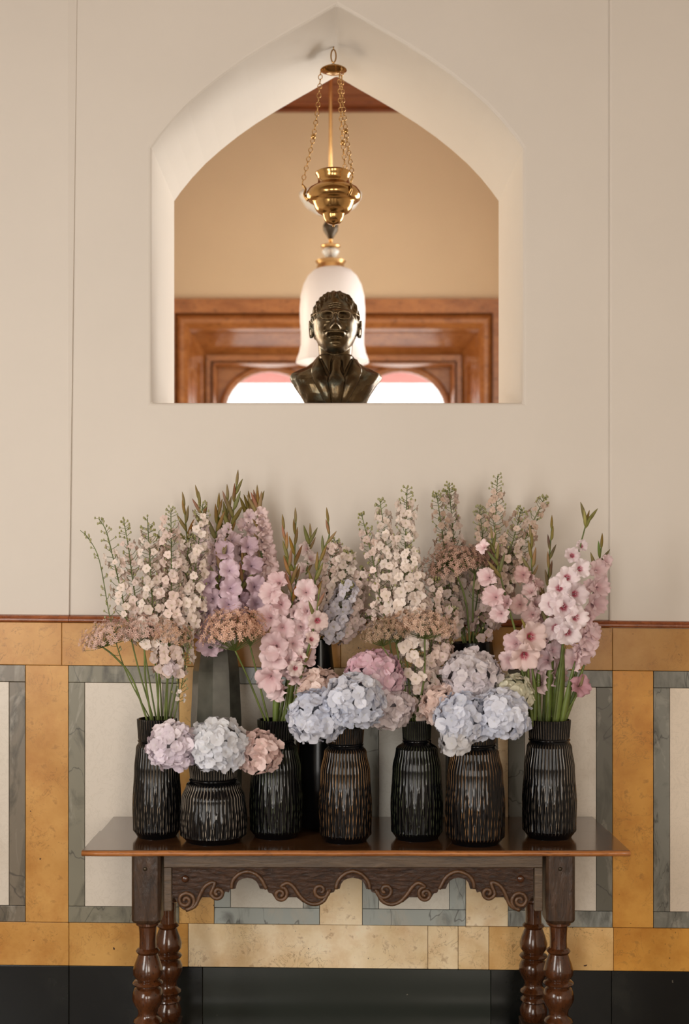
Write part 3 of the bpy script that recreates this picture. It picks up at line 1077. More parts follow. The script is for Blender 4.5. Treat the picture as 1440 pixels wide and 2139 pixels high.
def make_bust():
    s = DBU / F
    cx = at(701, 682, DBU)
    base = Vector((cx.x, cx.y, ZS + 0.0005))
    root = empty('portrait_bust', base, 'dark bronze bust of a man with spectacles and moustache in the arched opening', 'bust')
    hz = cx.z - base.z                      # head centre above sill
    nu, nv = 150, 120
    th = np.linspace(0, 2 * np.pi, nu, endpoint=False)
    ph = np.linspace(0.0, np.pi, nv)
    T, P = np.meshgrid(th, ph)
    x = np.sin(P) * np.cos(T)
    y = np.sin(P) * np.sin(T)
    z = np.cos(P)
    a, d, h = 0.0765, 0.097, 0.109
    # squarer skull, narrower jaw
    xs = a * np.sign(x) * np.abs(x) ** 0.92
    zs = h * z
    jaw = np.clip(-zs / h, 0, 1)
    xs = xs * (1 - 0.26 * jaw ** 1.6)
    ys = d * y
    front = np.clip(-y, 0, 1)
    ys = ys - front * 0.012 * jaw                 # chin forward
    ys = np.where(y < 0, ys * (1 - 0.10 * np.clip(zs / h, 0, 1)), ys)
    ys = np.where(y < 0, -np.abs(ys) * (1 - 0.10 * (np.abs(xs) / a) ** 2), ys)
    fm = np.clip((-y - 0.15) / 0.35, 0, 1)

    def g(x0, z0, sx, sz, amp):
        return amp * np.exp(-((xs - x0) / sx) ** 2 - ((zs - z0) / sz) ** 2)

    D_ = np.zeros_like(xs)
    for sg in (-1, 1):
        D_ += g(sg * 0.027, 0.034, 0.020, 0.0075, 0.0095)       # brow
        D_ += g(sg * 0.028, 0.018, 0.0165, 0.011, -0.0135)      # socket
        D_ += g(sg * 0.028, 0.0175, 0.0095, 0.0065, 0.0075)     # eye
        D_ += g(sg * 0.028, 0.003, 0.014, 0.004, 0.004)        # bag
        D_ += g(sg * 0.044, -0.012, 0.017, 0.020, 0.006)        # cheek
        D_ += g(sg * 0.0115, -0.022, 0.0075, 0.0070, 0.012)     # nostril
        D_ += g(sg * 0.017, -0.0375, 0.018, 0.0068, 0.0165)     # moustache
        D_ += g(sg * 0.030, -0.043, 0.008, 0.007, 0.010)
        D_ += g(sg * 0.033, -0.034, 0.0045, 0.016, -0.0065)     # fold
        D_ += g(sg * 0.036, -0.066, 0.015, 0.018, 0.003)        # jowl
    D_ += g(0, 0.014, 0.0075, 0.020, 0.016)
    D_ += g(0, -0.0165, 0.0125, 0.0115, 0.028)
    D_ += g(0, -0.0045, 0.0085, 0.014, 0.008)
    D_ += g(0, -0.049, 0.020, 0.0032, -0.0065)                  # mouth line
    D_ += g(0, -0.056, 0.016, 0.0055, 0.0065)                   # lower lip
    D_ += g(0, -0.066, 0.018, 0.006, -0.004)
    D_ += g(0, -0.083, 0.020, 0.013, 0.0095)                    # chin
    D_ += g(0, 0.024, 0.006, 0.008, -0.003)
    for zz in (0.046, 0.054, 0.062):
        bend = 0.0016 * np.cos(xs * 130)
        D_ += -0.0030 * np.exp(-((zs - zz - bend) / 0.0019) ** 2) * np.exp(-(xs / 0.034) ** 4)
        D_ += 0.0022 * np.exp(-((zs - zz - 0.004 - bend) / 0.0019) ** 2) * np.exp(-(xs / 0.034) ** 4)
    ys = ys - D_ * 1.25 * fm
    # hair: raised with wavy locks, receding at the front
    hl = 0.072 + 0.012 * np.cos(xs * 60) - 0.9 * np.clip(np.abs(xs) - 0.040, 0, 1) * 2.0
    hair = np.clip((zs - np.where(y < 0.05, hl, -0.02)) / 0.012, 0, 1)
    hair = np.where(y > 0.25, np.clip((zs + 0.045) / 0.02, 0, 1), hair)
    lock = 0.0055 + 0.0036 * np.sin(T * 26 + zs * 95) + 0.0030 * np.sin(T * 11 - zs * 170 + 1.3) + 0.0016 * np.sin(xs * 330 + zs * 210)
    r = np.sqrt(xs ** 2 + ys ** 2 + zs ** 2) + 1e-9
    k = 1 + hair * lock / r
    xs, ys, zs2 = xs * k, ys * k, zs * k
    V = [(float(p), float(q), float(w_) + hz) for p, q, w_ in zip(xs.ravel(), ys.ravel(), zs2.ravel())]
    Fc = [(j * nu + i, (j + 1) * nu + i, (j + 1) * nu + (i + 1) % nu, j * nu + (i + 1) % nu) for j in range(nv - 1) for i in range(nu)]
    m = MB(); m.add(V, Fc)
    # ears
    for sg in (-1, 1):
        m.ellip((sg * 0.0785, 0.012, hz - 0.008), (0.0075, 0.016, 0.030), 14, 10)
        ear = [Vector((sg * (0.083 + 0.004 * math.sin(t * math.pi)), 0.012 - 0.016 * math.cos(t * math.pi * 1.5 + 0.6), hz - 0.008 + 0.028 * math.sin(t * math.pi * 1.5 + 0.6 - 0.6))) for t in np.linspace(0, 1, 10)]
        m.tube(ear, 0.0045, 8)
    # neck
    m.lathe([(0.056, hz - 0.175), (0.056, hz - 0.13), (0.0565, hz - 0.09), (0.060, hz - 0.05), (0.055, hz - 0.01)], 36, (0, 0.016, 0), squash=1.02)
    # shoulders and chest, cut away below
    rows = [(0.0005, 0.083, 0.060, 0.010), (0.03, 0.094, 0.070, 0.008), (hz - 0.262, 0.104, 0.078, 0.006), (hz - 0.235, 0.118, 0.084, 0.005), (hz - 0.205, 0.137, 0.087, 0.006), (hz - 0.185, 0.151, 0.084, 0.008), (hz - 0.172, 0.156, 0.077, 0.011),
            (hz - 0.160, 0.150, 0.070, 0.014), (hz - 0.148, 0.126, 0.067, 0.016), (hz - 0.136, 0.098, 0.064, 0.017), (hz - 0.120, 0.076, 0.062, 0.017), (hz - 0.104, 0.064, 0.060, 0.017), (hz - 0.098, 0.058, 0.056, 0.017)]
    nn = 64
    vs, fs = [], []
    for z_, hx, hy, oy in rows:
        for i in range(nn):
            t = 2 * math.pi * i / nn
            ex = 0.8
            cxx = math.copysign(abs(math.cos(t)) ** ex, math.cos(t))
            sy = math.copysign(abs(math.sin(t)) ** ex, math.sin(t))
            wob = 1 + 0.012 * math.sin(t * 7 + z_ * 60) + 0.01 * math.sin(t * 13 - z_ * 90)
            vs.append((hx * cxx * wob, oy + hy * sy * wob, z_))
    for j in range(len(rows) - 1):
        fs += [(j * nn + i, j * nn + (i + 1) % nn, (j + 1) * nn + (i + 1) % nn, (j + 1) * nn + i) for i in range(nn)]
    fs += [tuple(range(nn - 1, -1, -1)), tuple(range((len(rows) - 1) * nn, len(rows) * nn))]
    m.add(vs, fs)
    body = m.build('head_and_shoulders', 'bronze', root)
    md = body.modifiers.new('fuse', 'REMESH')
    md.mode = 'VOXEL'
    md.voxel_size = 0.0016
    md.use_smooth_shade = True
    sm = body.modifiers.new('soften', 'SMOOTH')
    sm.factor = 0.5
    sm.iterations = 1

    def fy(z_, x_):
        """front surface of the chest at height z, x"""
        for (z0, hx0, hy0, oy0), (z1, hx1, hy1, oy1) in zip(rows, rows[1:]):
            if z0 <= z_ <= z1:
                t = (z_ - z0) / (z1 - z0)
                hx, hy, oy = hx0 + (hx1 - hx0) * t, hy0 + (hy1 - hy0) * t, oy0 + (oy1 - oy0) * t
                c = min(0.98, abs(x_) / hx) ** (1 / 0.8)
                return oy - hy * (1 - c * c) ** 0.4
        return -0.04

    def plate(name, poly_px, lift, thick, n=10):
        """flap of cloth following the chest, outline given in photo pixels as left/right edges per row"""
        m = MB()
        vs, fs = [], []
        for (py, xl_, xr_) in poly_px:
            zz = (680 - py) * s + hz
            for i in range(n + 1):
                xx = ((xl_ + (xr_ - xl_) * i / n) - 701) * s
                e = math.sin(math.pi * i / n) ** 0.6
                vs.append((xx, fy(zz, xx) - lift * (0.35 + 0.65 * e), zz))
        kx = n + 1
        rws = len(poly_px)
        nb = len(vs)
        vs += [(x_, y_ + thick, z_) for x_, y_, z_ in vs]
        for j in range(rws - 1):
            for i in range(n):
                q = (j * kx + i, (j + 1) * kx + i, (j + 1) * kx + i + 1, j * kx + i + 1)
                fs.append(q)
        edge = [i for i in range(kx)] + [j * kx + n for j in range(1, rws)] + [(rws - 1) * kx + i for i in range(n - 1, -1, -1)] + [j * kx for j in range(rws - 2, 0, -1)]
        for p_, q_ in zip(edge, edge[1:] + edge[:1]):
            fs.append((p_, q_, q_ + nb, p_ + nb))
        m.add(vs, fs)
        return m.build(name, 'bronze', root, sharp=45)

    def rowsof(pts_l, pts_r, y0, y1, n=16):
        def f(pts, yv):
            for (ya_, xa_), (yb_, xb_) in zip(pts, pts[1:]):
                if ya_ <= yv <= yb_:
                    return xa_ + (xb_ - xa_) * (yv - ya_) / (yb_ - ya_)
            return pts[-1][1]
        return [(y0 + (y1 - y0) * i / n, f(pts_l, y0 + (y1 - y0) * i / n), f(pts_r, y0 + (y1 - y0) * i / n)) for i in range(n + 1)]

    plate('shirt_front', rowsof([(748, 672), (866, 684)], [(748, 735), (866, 722)], 750, 862), 0.003, 0.012)
    plate('collar_flap', rowsof([(745, 667), (784, 688)], [(745, 694), (784, 690)], 746, 784, 8), 0.014, 0.016, 6)
    plate('collar_flap', rowsof([(745, 712), (784, 717)], [(745, 738), (784, 719)], 746, 784, 8), 0.014, 0.016, 6)
    plate('tie', rowsof([(754, 696), (764, 691), (772, 694), (800, 684), (840, 690), (866, 700)], [(754, 712), (764, 716), (772, 711), (800, 722), (840, 716), (866, 706)], 755, 862), 0.016, 0.02)
    plate('lapel', rowsof([(748, 661), (775, 650), (800, 655), (866, 690)], [(748, 667), (790, 684), (830, 692), (866, 696)], 750, 862), 0.015, 0.02)
    plate('lapel', rowsof([(748, 738), (790, 722), (830, 713), (866, 708)], [(748, 746), (775, 757), (800, 750), (866, 714)], 750, 862), 0.015, 0.02)
    # spectacles
    m = MB()
    for sg in (-1, 1):
        rim = []
        for i in range(25):
            t = 2 * math.pi * i / 24
            ex, ez = math.copysign(abs(math.cos(t)) ** 0.75, math.cos(t)), math.copysign(abs(math.sin(t)) ** 0.75, math.sin(t))
            xx = sg * 0.0285 + 0.0205 * ex
            rim.append((xx, -0.1085 + 0.35 * abs(xx) ** 1.5, hz + 0.0175 + 0.0130 * ez))
        m.tube(rim, 0.0010, 6, cap=False)
        m.tube([(sg * 0.049, -0.1045, hz + 0.025), (sg * 0.066, -0.090, hz + 0.026), (sg * 0.081, -0.04, hz + 0.026), (sg * 0.083, 0.008, hz + 0.024)], 0.0013, 6)
    m.tube(cat([(-0.008, -0.108, hz + 0.021), (0, -0.1095, hz + 0.0255), (0.008, -0.108, hz + 0.021)], 9), 0.0013, 6)
    m.build('spectacles', 'bronze_bright', root)
    return root


make_bust()

# ================================================================== hanging brass lamp in the opening
DL = 4.36
sL = DL / F
lx = 697


def L_(px, py, D=DL):
    return at(px, py, D)


hook = L_(lx, 96)
lamp = empty('hanging_brass_lamp', hook, 'polished brass sanctuary lamp hanging on three chains in the arch', 'lamp')
LO = -hook


def lpart(m, name, mat, parent=None, **k):
    o = m.build(name, mat, lamp if parent is None else parent, **k)
    if parent is None:
        o.location = LO
    return o


# hook and loop
ztop = 0.0
m = MB()
zz = hook.z
# find soffit height at that depth: the apex of the arch
apexz = outline[len(arch_l) - 1][1]
m.tube([(hook.x, hook.y, apexz - 0.004), (hook.x, hook.y, L_(0, 104).z)], 0.0025, 8)
lp = [(hook.x + 0.0085 * math.sin(t), hook.y, L_(0, 117).z + 0.022 * math.cos(t)) for t in np.linspace(0.3, 2 * math.pi - 0.3, 20)]
m.tube(lp, 0.0026, 8)
lpart(m, 'hook', 'brass')
pz = L_(0, 146).z
m = MB()
m.lathe([(0.0, 0.020), (0.006, 0.020), (0.012, 0.014), (0.030, 0.009), (0.044, 0.001), (0.045, -0.002), (0.040, -0.004), (0.028, -0.010), (0.010, -0.014), (0.0, -0.014)], 40, (hook.x, hook.y, pz), cap=False)
lpart(m, 'chain_plate', 'brass', sharp=50)
bp = [(34, 359), (37.5, 361), (38, 364), (34, 369), (32.5, 378), (34, 385), (41, 389), (51, 395), (56.5, 403), (57.5, 410), (56, 416), (50, 421), (43, 424), (42, 427), (40.5, 430), (38, 437), (33, 443), (26, 447), (22.5, 449), (21.5, 452), (21, 456), (18.5, 461), (14, 466), (7, 469), (2, 470.5), (0, 471)]
m = MB()
m.lathe([(0, L_(0, 380).z)] + [(30 * sL, L_(0, 380).z), (31 * sL, L_(0, 360).z)] + [(hw * sL, L_(0, py).z) for hw, py in bp], 56, (L_(lx, 0).x, hook.y, 0), cap=False)
body = lpart(m, 'bowl', 'brass', sharp=50)
MB().ellip((L_(lx, 0).x, hook.y, L_(0, 472).z), (0.004, 0.004, 0.004), 10, 8).build('finial', 'brass', body)
rb = 0.094
for a in (183, 307, 62):
    an = math.radians(a)
    ca, sa = math.cos(an), math.sin(an)
    X0, Y0 = L_(lx, 0).x, hook.y
    m = MB()
    br = [(X0 + ca * 0.085, Y0 + sa * 0.085, L_(0, 420).z), (X0 + ca * 0.098, Y0 + sa * 0.098, L_(0, 408).z), (X0 + ca * 0.094, Y0 + sa * 0.094, L_(0, 396).z), (X0 + ca * 0.106, Y0 + sa * 0.106, L_(0, 386).z)]
    m.tube(cat(br, 12), [0.006 - 0.003 * i / 11 for i in range(12)], 8)
    m.build('bracket', 'brass', body)
    p0 = Vector((hook.x + ca * 0.043, hook.y + sa * 0.043, pz - 0.002))
    p1 = Vector((X0 + ca * 0.106, Y0 + sa * 0.106, L_(0, 386).z))
    n = 25
    m = MB()
    d = (p1 - p0) / n
    axis = d.normalized()
    sag = Vector((-ca, -sa, 0)) * 0.012
    for i in range(n):
        t = (i + 0.5) / n
        c = p0 + (p1 - p0) * t + sag * math.sin(math.pi * t)
        if i == 14:
            m.ellip(c, (0.0085, 0.0085, 0.010), 12, 8)
            continue
        side = axis.cross(Vector((0.2, 1, 0.1)) if i % 2 else Vector((1, 0.15, 0.1))).normalized()
        rl = [c + axis * math.cos(q_) * 0.0088 + side * math.sin(q_) * 0.0068 for q_ in np.linspace(0, 2 * math.pi, 13)]
        m.tube(rl, 0.0016, 5, cap=False)
    lpart(m, 'chain', 'brass')

# ================================================================== pendant lamp in the back room
DP2 = 5.6
s2 = DP2 / F
P2 = at(691, 229, DP2)
zceil = zc + 0.008
pend = empty('pendant_lamp', (P2.x, P2.y, zceil), 'opal glass bell pendant lamp on a brass rod, behind the bust', 'lamp')
PO = -Vector(pend.location)


def ppart(m, name, mat, **k):
    o = m.build(name, mat, pend, **k)
    o.location = PO
    return o


zf = lambda py: at(0, py, DP2).z
ppart(MB().lathe([(0.05, zceil), (0.05, zceil - 0.01), (0.02, zceil - 0.04), (0.008, zceil - 0.05)], 24, (P2.x, P2.y, 0)), 'ceiling_rose', 'pale_brass')
ppart(MB().tube([(P2.x, P2.y, zceil - 0.04), (P2.x, P2.y, zf(545))], 0.0075, 12), 'rod', 'pale_brass')
ppart(MB().lathe([(0.004, zf(457)), (11 * s2, zf(462)), (16 * s2, zf(472)), (15 * s2, zf(482)), (8 * s2, zf(493)), (4 * s2, zf(500))], 24, (P2.x, P2.y, 0)), 'knob', 'dark_iron')
ppart(MB().lathe([(4 * s2, zf(508)), (20 * s2, zf(513)), (20 * s2, zf(516)), (8 * s2, zf(520))], 24, (P2.x, P2.y, 0)), 'drip_plate', 'pale_brass')
ppart(MB().lathe([(14 * s2, zf(520)), (19 * s2, zf(526)), (14 * s2, zf(533)), (8 * s2, zf(541))], 24, (P2.x, P2.y, 0)), 'glass_bobeche', 'clear_glass')
ppart(MB().lathe([(20 * s2, zf(541)), (32 * s2, zf(546)), (27 * s2, zf(552)), (30 * s2, zf(562)), (31 * s2, zf(566))], 32, (P2.x, P2.y, 0)), 'gallery', 'pale_brass', sharp=40)
SH = [(28, 561), (40, 566), (52, 578), (61, 596), (66.5, 618), (68.5, 645), (68, 672), (66, 700), (66.5, 720), (70, 738), (75.5, 752), (76.5, 757)]
sh = [(hw * s2, zf(py)) for hw, py in SH]
ppart(MB().lathe(sh + [(r - 0.006, z + 0.002) for r, z in reversed(sh)], 48, (P2.x + 0.008, P2.y, 0), cap=False), 'lamp_shade', 'opal')
# glass smoke bell above
ppart(MB().lathe([(6 * s2, zf(452)), (30 * s2, zf(446)), (52 * s2, zf(432)), (64 * s2, zf(414)), (66 * s2, zf(406)), (62 * s2, zf(414)), (50 * s2, zf(429)), (28 * s2, zf(442)), (6 * s2, zf(448))], 40, (P2.x, P2.y, 0), cap=False), 'glass_dish', 'clear_glass')
bl = bpy.data.lights.new('pendant_bulb_light', 'POINT')
bl.energy = 0.5
bl.color = (1.0, 0.93, 0.84)
bl.shadow_soft_size = 0.03
bo = bpy.data.objects.new('pendant_bulb_light', bl)
COL.objects.link(bo)
bo.location = (P2.x + 0.008, P2.y, zf(665))
# ================================================================== flowers: shared meshes
def petal_grid(L, Wd, nu, nv, zf_, wf, ang, ruffle=0.0, ph=0.0, r0=0.0):
    """one petal along +x then rotated by ang about z; zf_(u) height, wf(u) half width; returns verts, faces, t"""
    vs, fs, ts = [], [], []
    ca, sa = math.cos(ang), math.sin(ang)
    for i in range(nu + 1):
        u = i / nu
        for j in range(nv + 1):
            v = j / nv * 2 - 1
            x = r0 + L * u - (abs(v) ** 2) * L * 0.10 * u
            y = wf(u) * Wd * v
            z = zf_(u) + (v * v) * Wd * 0.22 * u + ruffle * math.sin(v * 4.2 + ph) * u * u + ruffle * 0.6 * math.cos(v * 9 + ph * 2) * u ** 3
            vs.append((x * ca - y * sa, x * sa + y * ca, z))
            ts.append(u)
    k = nv + 1
    for i in range(nu):
        for j in range(nv):
            fs.append((i * k + j, (i + 1) * k + j, (i + 1) * k + j + 1, i * k + j + 1))
    return vs, fs, ts


def flower_mesh(name, mat, n, L, Wd, nu, nv, zf_, wf, ruffle, seed, jit=0.12, rings=1, r0=0.0):
    rr = random.Random(seed)
    m = MB()
    for k in range(n):
        a = 2 * math.pi * k / n + rr.uniform(-jit, jit)
        outer = rings == 2 and k % 2
        lift = -0.06 * L if outer else 0.0
        sc = rr.uniform(0.9, 1.1) * (1.0 if not outer else 0.96)
        tilt = rr.uniform(-0.25, 0.25) * L
        vs, fs, ts = petal_grid(L * sc, Wd * rr.uniform(0.9, 1.1), nu, nv, lambda u: zf_(u) + lift + tilt * u * u, wf, a, ruffle, rr.uniform(0, 6.28), r0)
        m.add(vs, fs, ts)
    me = m.mesh(name, True, 't')
    me.materials.append(M[mat])
    return me


HY = [flower_mesh('hydrangea_floret', 'hydrangea_petal', 4, 0.0185, 0.0115, 3, 3, lambda u: 0.004 * math.sin(u * 2.2) - 0.001, lambda u: (0.25 + 0.95 * math.sin(min(1, u * 1.02) * math.pi * 0.62)) * (1 if u < 0.8 else 0.82), 0.0012, s) for s in range(5)]
DE = [flower_mesh('delphinium_blossom', 'delphinium_petal', 6, 0.0150, 0.0066, 3, 2, lambda u: 0.0065 * u * (1.3 - u), lambda u: 0.18 + 0.9 * math.sin(math.pi * (0.06 + 0.80 * u)), 0.0022, 10 + s, 0.3, 2) for s in range(6)]


def glad_z(u):
    return -0.020 + 0.034 * math.sin(min(1, u * 1.05) * math.pi * 0.5) - 0.010 * u ** 3


def glad_mesh(mat, seed, op=1.0):
    rr = random.Random(seed)
    m = MB()
    for k in range(6):
        a = 2 * math.pi * k / 6 + rr.uniform(-0.1, 0.1)
        inner = k % 2
        L = 0.036 * op * rr.uniform(0.92, 1.1)
        Wd = 0.0190 * op * rr.uniform(0.92, 1.08) * (1.0 if inner else 0.9)
        lift = 0.002 if inner else -0.002
        til = rr.uniform(-0.012, 0.012)
        vs, fs, ts = petal_grid(L, Wd, 7, 7, lambda u: glad_z(u) + lift * u + til * u * u, lambda u: math.sin(math.pi * min(0.97, u * 0.78 + 0.05)) ** 0.7, a, 0.0066, rr.uniform(0, 6.28), 0.0025)
        m.add(vs, fs, ts)
    # floral tube behind and stamens
    m.tube([(0, 0, -0.044), (0, 0, -0.032), (0, 0, -0.017)], [0.0025, 0.0035, 0.006], 6, False, [0.5, 0.4, 0.3])
    for k in range(3):
        a = k * 2.1
        m.tube([(0, 0, -0.018), (0.002 * math.cos(a), 0.002 * math.sin(a), -0.006), (0.005 * math.cos(a), 0.005 * math.sin(a), 0.004)], 0.0007, 4, True, [0.1, 0.6, 0.9])
    me = m.mesh('gladiolus_bloom', True, 't')
    me.materials.append(M[mat])
    return me


GL = {k: [glad_mesh(k, 40 + s) for s in range(4)] for k in ('gladiolus_petal', 'gladiolus_red_throat', 'gladiolus_lilac_petal')}


def bud_mesh():
    out = []
    for s in range(3):
        m = MB()
        rr = random.Random(s)
        pts = [(0, 0, 0), (0.0016 * rr.uniform(-1, 1), 0.001, 0.012), (0.003, 0.0015, 0.030), (0.0055, 0.002, 0.047), (0.0078, 0.0022, 0.060)]
        m.tube(cat(pts, 9), [0.0024, 0.0044, 0.0056, 0.0059, 0.0056, 0.0048, 0.0036, 0.0021, 0.0006], 7, True, [0, 0.1, 0.25, 0.4, 0.5, 0.6, 0.75, 0.9, 1.0])
        me = m.mesh('gladiolus_bud', True, 't')
        me.materials.append(M['bud_skin'])
        out.append(me)
    return out


BUD = bud_mesh()


def arclen(P):
    L = [0]
    for a, c in zip(P, P[1:]):
        L.append(L[-1] + (c - a).length)
    return L


def sample(P, L, s):
    for i in range(len(P) - 1):
        if L[i + 1] >= s:
            t = (s - L[i]) / max(1e-9, L[i + 1] - L[i])
            return P[i].lerp(P[i + 1], t), (P[i + 1] - P[i]).normalized()
    return P[-1], (P[-1] - P[-2]).normalized()


def stem_path(key, pts, d_tip=0.0, off=0.0, n=26):
    """pts in photo pixels from vase mouth up to the tip; the stem starts inside the vase"""
    x, D, zt_, rn = VA[key]
    rr = rn * 0.62
    m0 = at(pts[0][0], pts[0][1], D + off)
    W3 = [m0]
    for i, p in enumerate(pts[1:]):
        t = (i + 1) / (len(pts) - 1)
        W3.append(at(p[0], p[1], D + off + d_tip * t))
    dirn = (W3[1] - W3[0]).normalized()
    # keep the part inside the vase within the neck
    inside = Vector((x + (m0.x - x) * 0.55, D - CD + (off * 0.5), zt_ - 0.075))
    return [inside] + cat(W3, n)


GREEN = (0.20, 0.24, 0.06)


def delphinium(key, pts, label, color, d_tip=0.0, off=0.0, s0=0.18, s1=0.9, dens=0.0075, size=1.0, ped=0.030, greens=0.12, buds=True, thick=0.0026):
    P = stem_path(key, pts, d_tip, off)
    L = arclen(P)
    tot = L[-1]
    base = P[0]
    root = empty('delphinium_stem', base, label, 'flower', 'cut flowers standing in the vases')
    m = MB()
    m.tube([p - base for p in P], [thick * (1 - 0.55 * i / (len(P) - 1)) for i in range(len(P))], 6)
    bm_ = MB()
    s = tot * s0
    k = 0
    a = random.uniform(0, 6.28)
    while s < tot * s1:
        t = (s - tot * s0) / (tot * (s1 - s0))
        p, d = sample(P, L, s)
        a += 2.399 + random.uniform(-0.4, 0.4)
        u = d.cross(Vector((0, 1, 0))).normalized()
        v = d.cross(u)
        outd = (u * math.cos(a) + v * math.sin(a))
        pl_ = ped * 1.12 * (1.0 - 0.45 * t) * random.uniform(0.7, 1.25)
        e = p + outd * pl_ + d * pl_ * random.uniform(0.3, 0.9)
        m.tube([p - base, p + outd * pl_ * 0.5 + d * pl_ * 0.15 - base, e - base], 0.0008, 4, False)
        fdir = (outd + Vector((0, -0.35, 0)) + d * random.uniform(-0.1, 0.4))
        if random.random() < greens * (0.4 + 1.6 * t):
            bm_.ellip(e - base, (0.0028, 0.0028, 0.004), 6, 4)
        else:
            g_ = random.uniform(0.86, 1.1)
            col = [min(1, c * g_) for c in color]
            inst('blossom', random.choice(DE), root, e - base, look(fdir, random.uniform(0, 6.28)), size * 1.16 * random.uniform(0.82, 1.15) * (1 - 0.32 * t), col)
        s += dens * 0.50 * random.uniform(0.75, 1.25) * (1 + 0.2 * t)
    # green buds at the tip
    if buds:
        for i in range(16):
            t = random.random()
            p, d = sample(P, L, tot * (s1 + (1 - s1) * t))
            a += 2.4
            u = d.cross(Vector((0, 1, 0))).normalized()
            v = d.cross(u)
            o_ = (u * math.cos(a) + v * math.sin(a)) * ped * (0.75 - 0.5 * t) + d * 0.008
            e = p + o_
            m.tube([p - base, e - base], 0.0007, 4, False)
            bm_.ellip(e - base, (0.0027, 0.0027, 0.0042), 6, 4)
    m.build('stem', 'stem_green', root)
    if bm_.v:
        o = bm_.build('bud_cluster', 'bud_skin', root, attr='t')
        o['kind'] = 'stuff'
        o.color = (0.42, 0.40, 0.17, 1)
    return root


def leaf_part(root, base, pts, D, d_tip, width, key=None):
    P = cat([at(px, py, D + d_tip * i / max(1, len(pts) - 1)) for i, (px, py) in enumerate(pts)], 12)
    vs, fs = [], []
    for i, p in enumerate(P):
        u = i / (len(P) - 1)
        wd = width * (0.55 + 0.45 * math.sin(min(1, u * 2) * math.pi / 2)) * (1 - u ** 2.2) + 0.0006
        d = (P[min(i + 1, 11)] - P[max(i - 1, 0)]).normalized()
        sd = d.cross(Vector((0.25, -1, 0))).normalized()
        vs += [p - sd * wd - base + Vector((0, 0.002, 0)), p - base + Vector((0, -0.002, 0)), p + sd * wd - base + Vector((0, 0.002, 0))]
    for i in range(len(P) - 1):
        fs += [(i * 3, i * 3 + 1, i * 3 + 4, i * 3 + 3), (i * 3 + 1, i * 3 + 2, i * 3 + 5, i * 3 + 4)]
    m = MB(); m.add(vs, fs)
    o = m.build('leaf', 'leaf_green', root)
    sd_ = o.modifiers.new('thickness', 'SOLIDIFY')
    sd_.thickness = 0.0009
    return o


def gladiolus(key, pts, label, color, kind='gladiolus_petal', d_tip=0.0, off=0.0, s0=0.35, s1=0.75, n=8, size=1.0, bloomsize=(1.05, 0.55), buds=7, leaves=(), extra=(), budcol=(0.28, 0.16, 0.05), face=None, thick=0.0050):
    P = stem_path(key, pts, d_tip, off)
    L = arclen(P)
    tot = L[-1]
    base = P[0]
    root = empty('gladiolus_stem', base, label, 'flower', 'cut flowers standing in the vases')
    m = MB()
    m.tube([p - base for p in P], [thick * (1 - 0.65 * i / (len(P) - 1)) for i in range(len(P))], 7)
    m.build('stem', 'stem_green', root)
    for i in range(n):
        t = (i + random.uniform(0.2, 0.8)) / n
        s = tot * (s0 + (s1 - s0) * t)
        p, d = sample(P, L, s)
        side = (1 if i % 2 else -1) if face is None else face
        sz = size * (bloomsize[0] + (bloomsize[1] - bloomsize[0]) * t) * random.uniform(0.92, 1.1)
        fd = Vector((side * random.uniform(0.25, 0.95), -1.0 + random.uniform(-0.1, 0.35), random.uniform(-0.05, 0.45)))
        fd.normalize()
        e = p + fd * 0.036 * sz + Vector((0, 0, 0.004))
        g_ = random.uniform(0.88, 1.1)
        col = [min(1, c * g_) for c in color]
        inst('bloom', random.choice(GL[kind]), root, e - base, look(fd, random.uniform(0, 6.28)), sz, col)
        if i % 2 == 0:
            inst('bract', random.choice(BUD), root, p - base, look(d + Vector((-side * 0.35, 0.1, 0)), random.uniform(0, 6.28)), 1.05 * max(sz, 0.7), budcol)
    for (px, py, sz, fx, fz) in extra:
        D = VA[key][1] + off + d_tip * 0.6
        c = at(px, py, D - 0.035 * sz)
        # nearest stem point carries it
        q_ = min(P[1:], key=lambda w_: (w_ - c).length)
        fd = Vector((fx, -1.0, fz)).normalized()
        g_ = random.uniform(0.92, 1.08)
        col = [min(1, cc * g_) for cc in color]
        o = inst('bloom', random.choice(GL[kind]), root, c - base, look(fd, random.uniform(0, 6.28)), sz, col)
    for i in range(buds):
        t = (i + 0.3) / buds
        s = tot * (s1 - 0.02 + (1 - s1 - 0.03) * t)
        p, d = sample(P, L, s)
        side = 1 if i % 2 else -1
        tl = 0.42 * (1 - 0.6 * t)
        sz = (1.25 - 0.45 * t) * max(size, 0.85)
        bc_ = [c * random.uniform(0.7, 1.3) for c in budcol]
        if i % 3 == 0:
            bc_ = [c * random.uniform(0.8, 1.2) for c in (0.25, 0.20, 0.06)]
        inst('bud', random.choice(BUD), root, p - base, look(d + Vector((side * tl, -0.12, 0)), random.uniform(0, 6.28) if t > 0.2 else (0 if side > 0 else math.pi)), sz, bc_)
    p, d = P[-1], (P[-1] - P[-3]).normalized()
    inst('bud', BUD[0], root, p - d * 0.018 - base, look(d, 0), 0.8 * size, (0.30, 0.20, 0.06))
    for lf in leaves:
        leaf_part(root, base, lf[0], VA[key][1] + off, lf[2] if len(lf) > 2 else -0.01, lf[1])
    return root


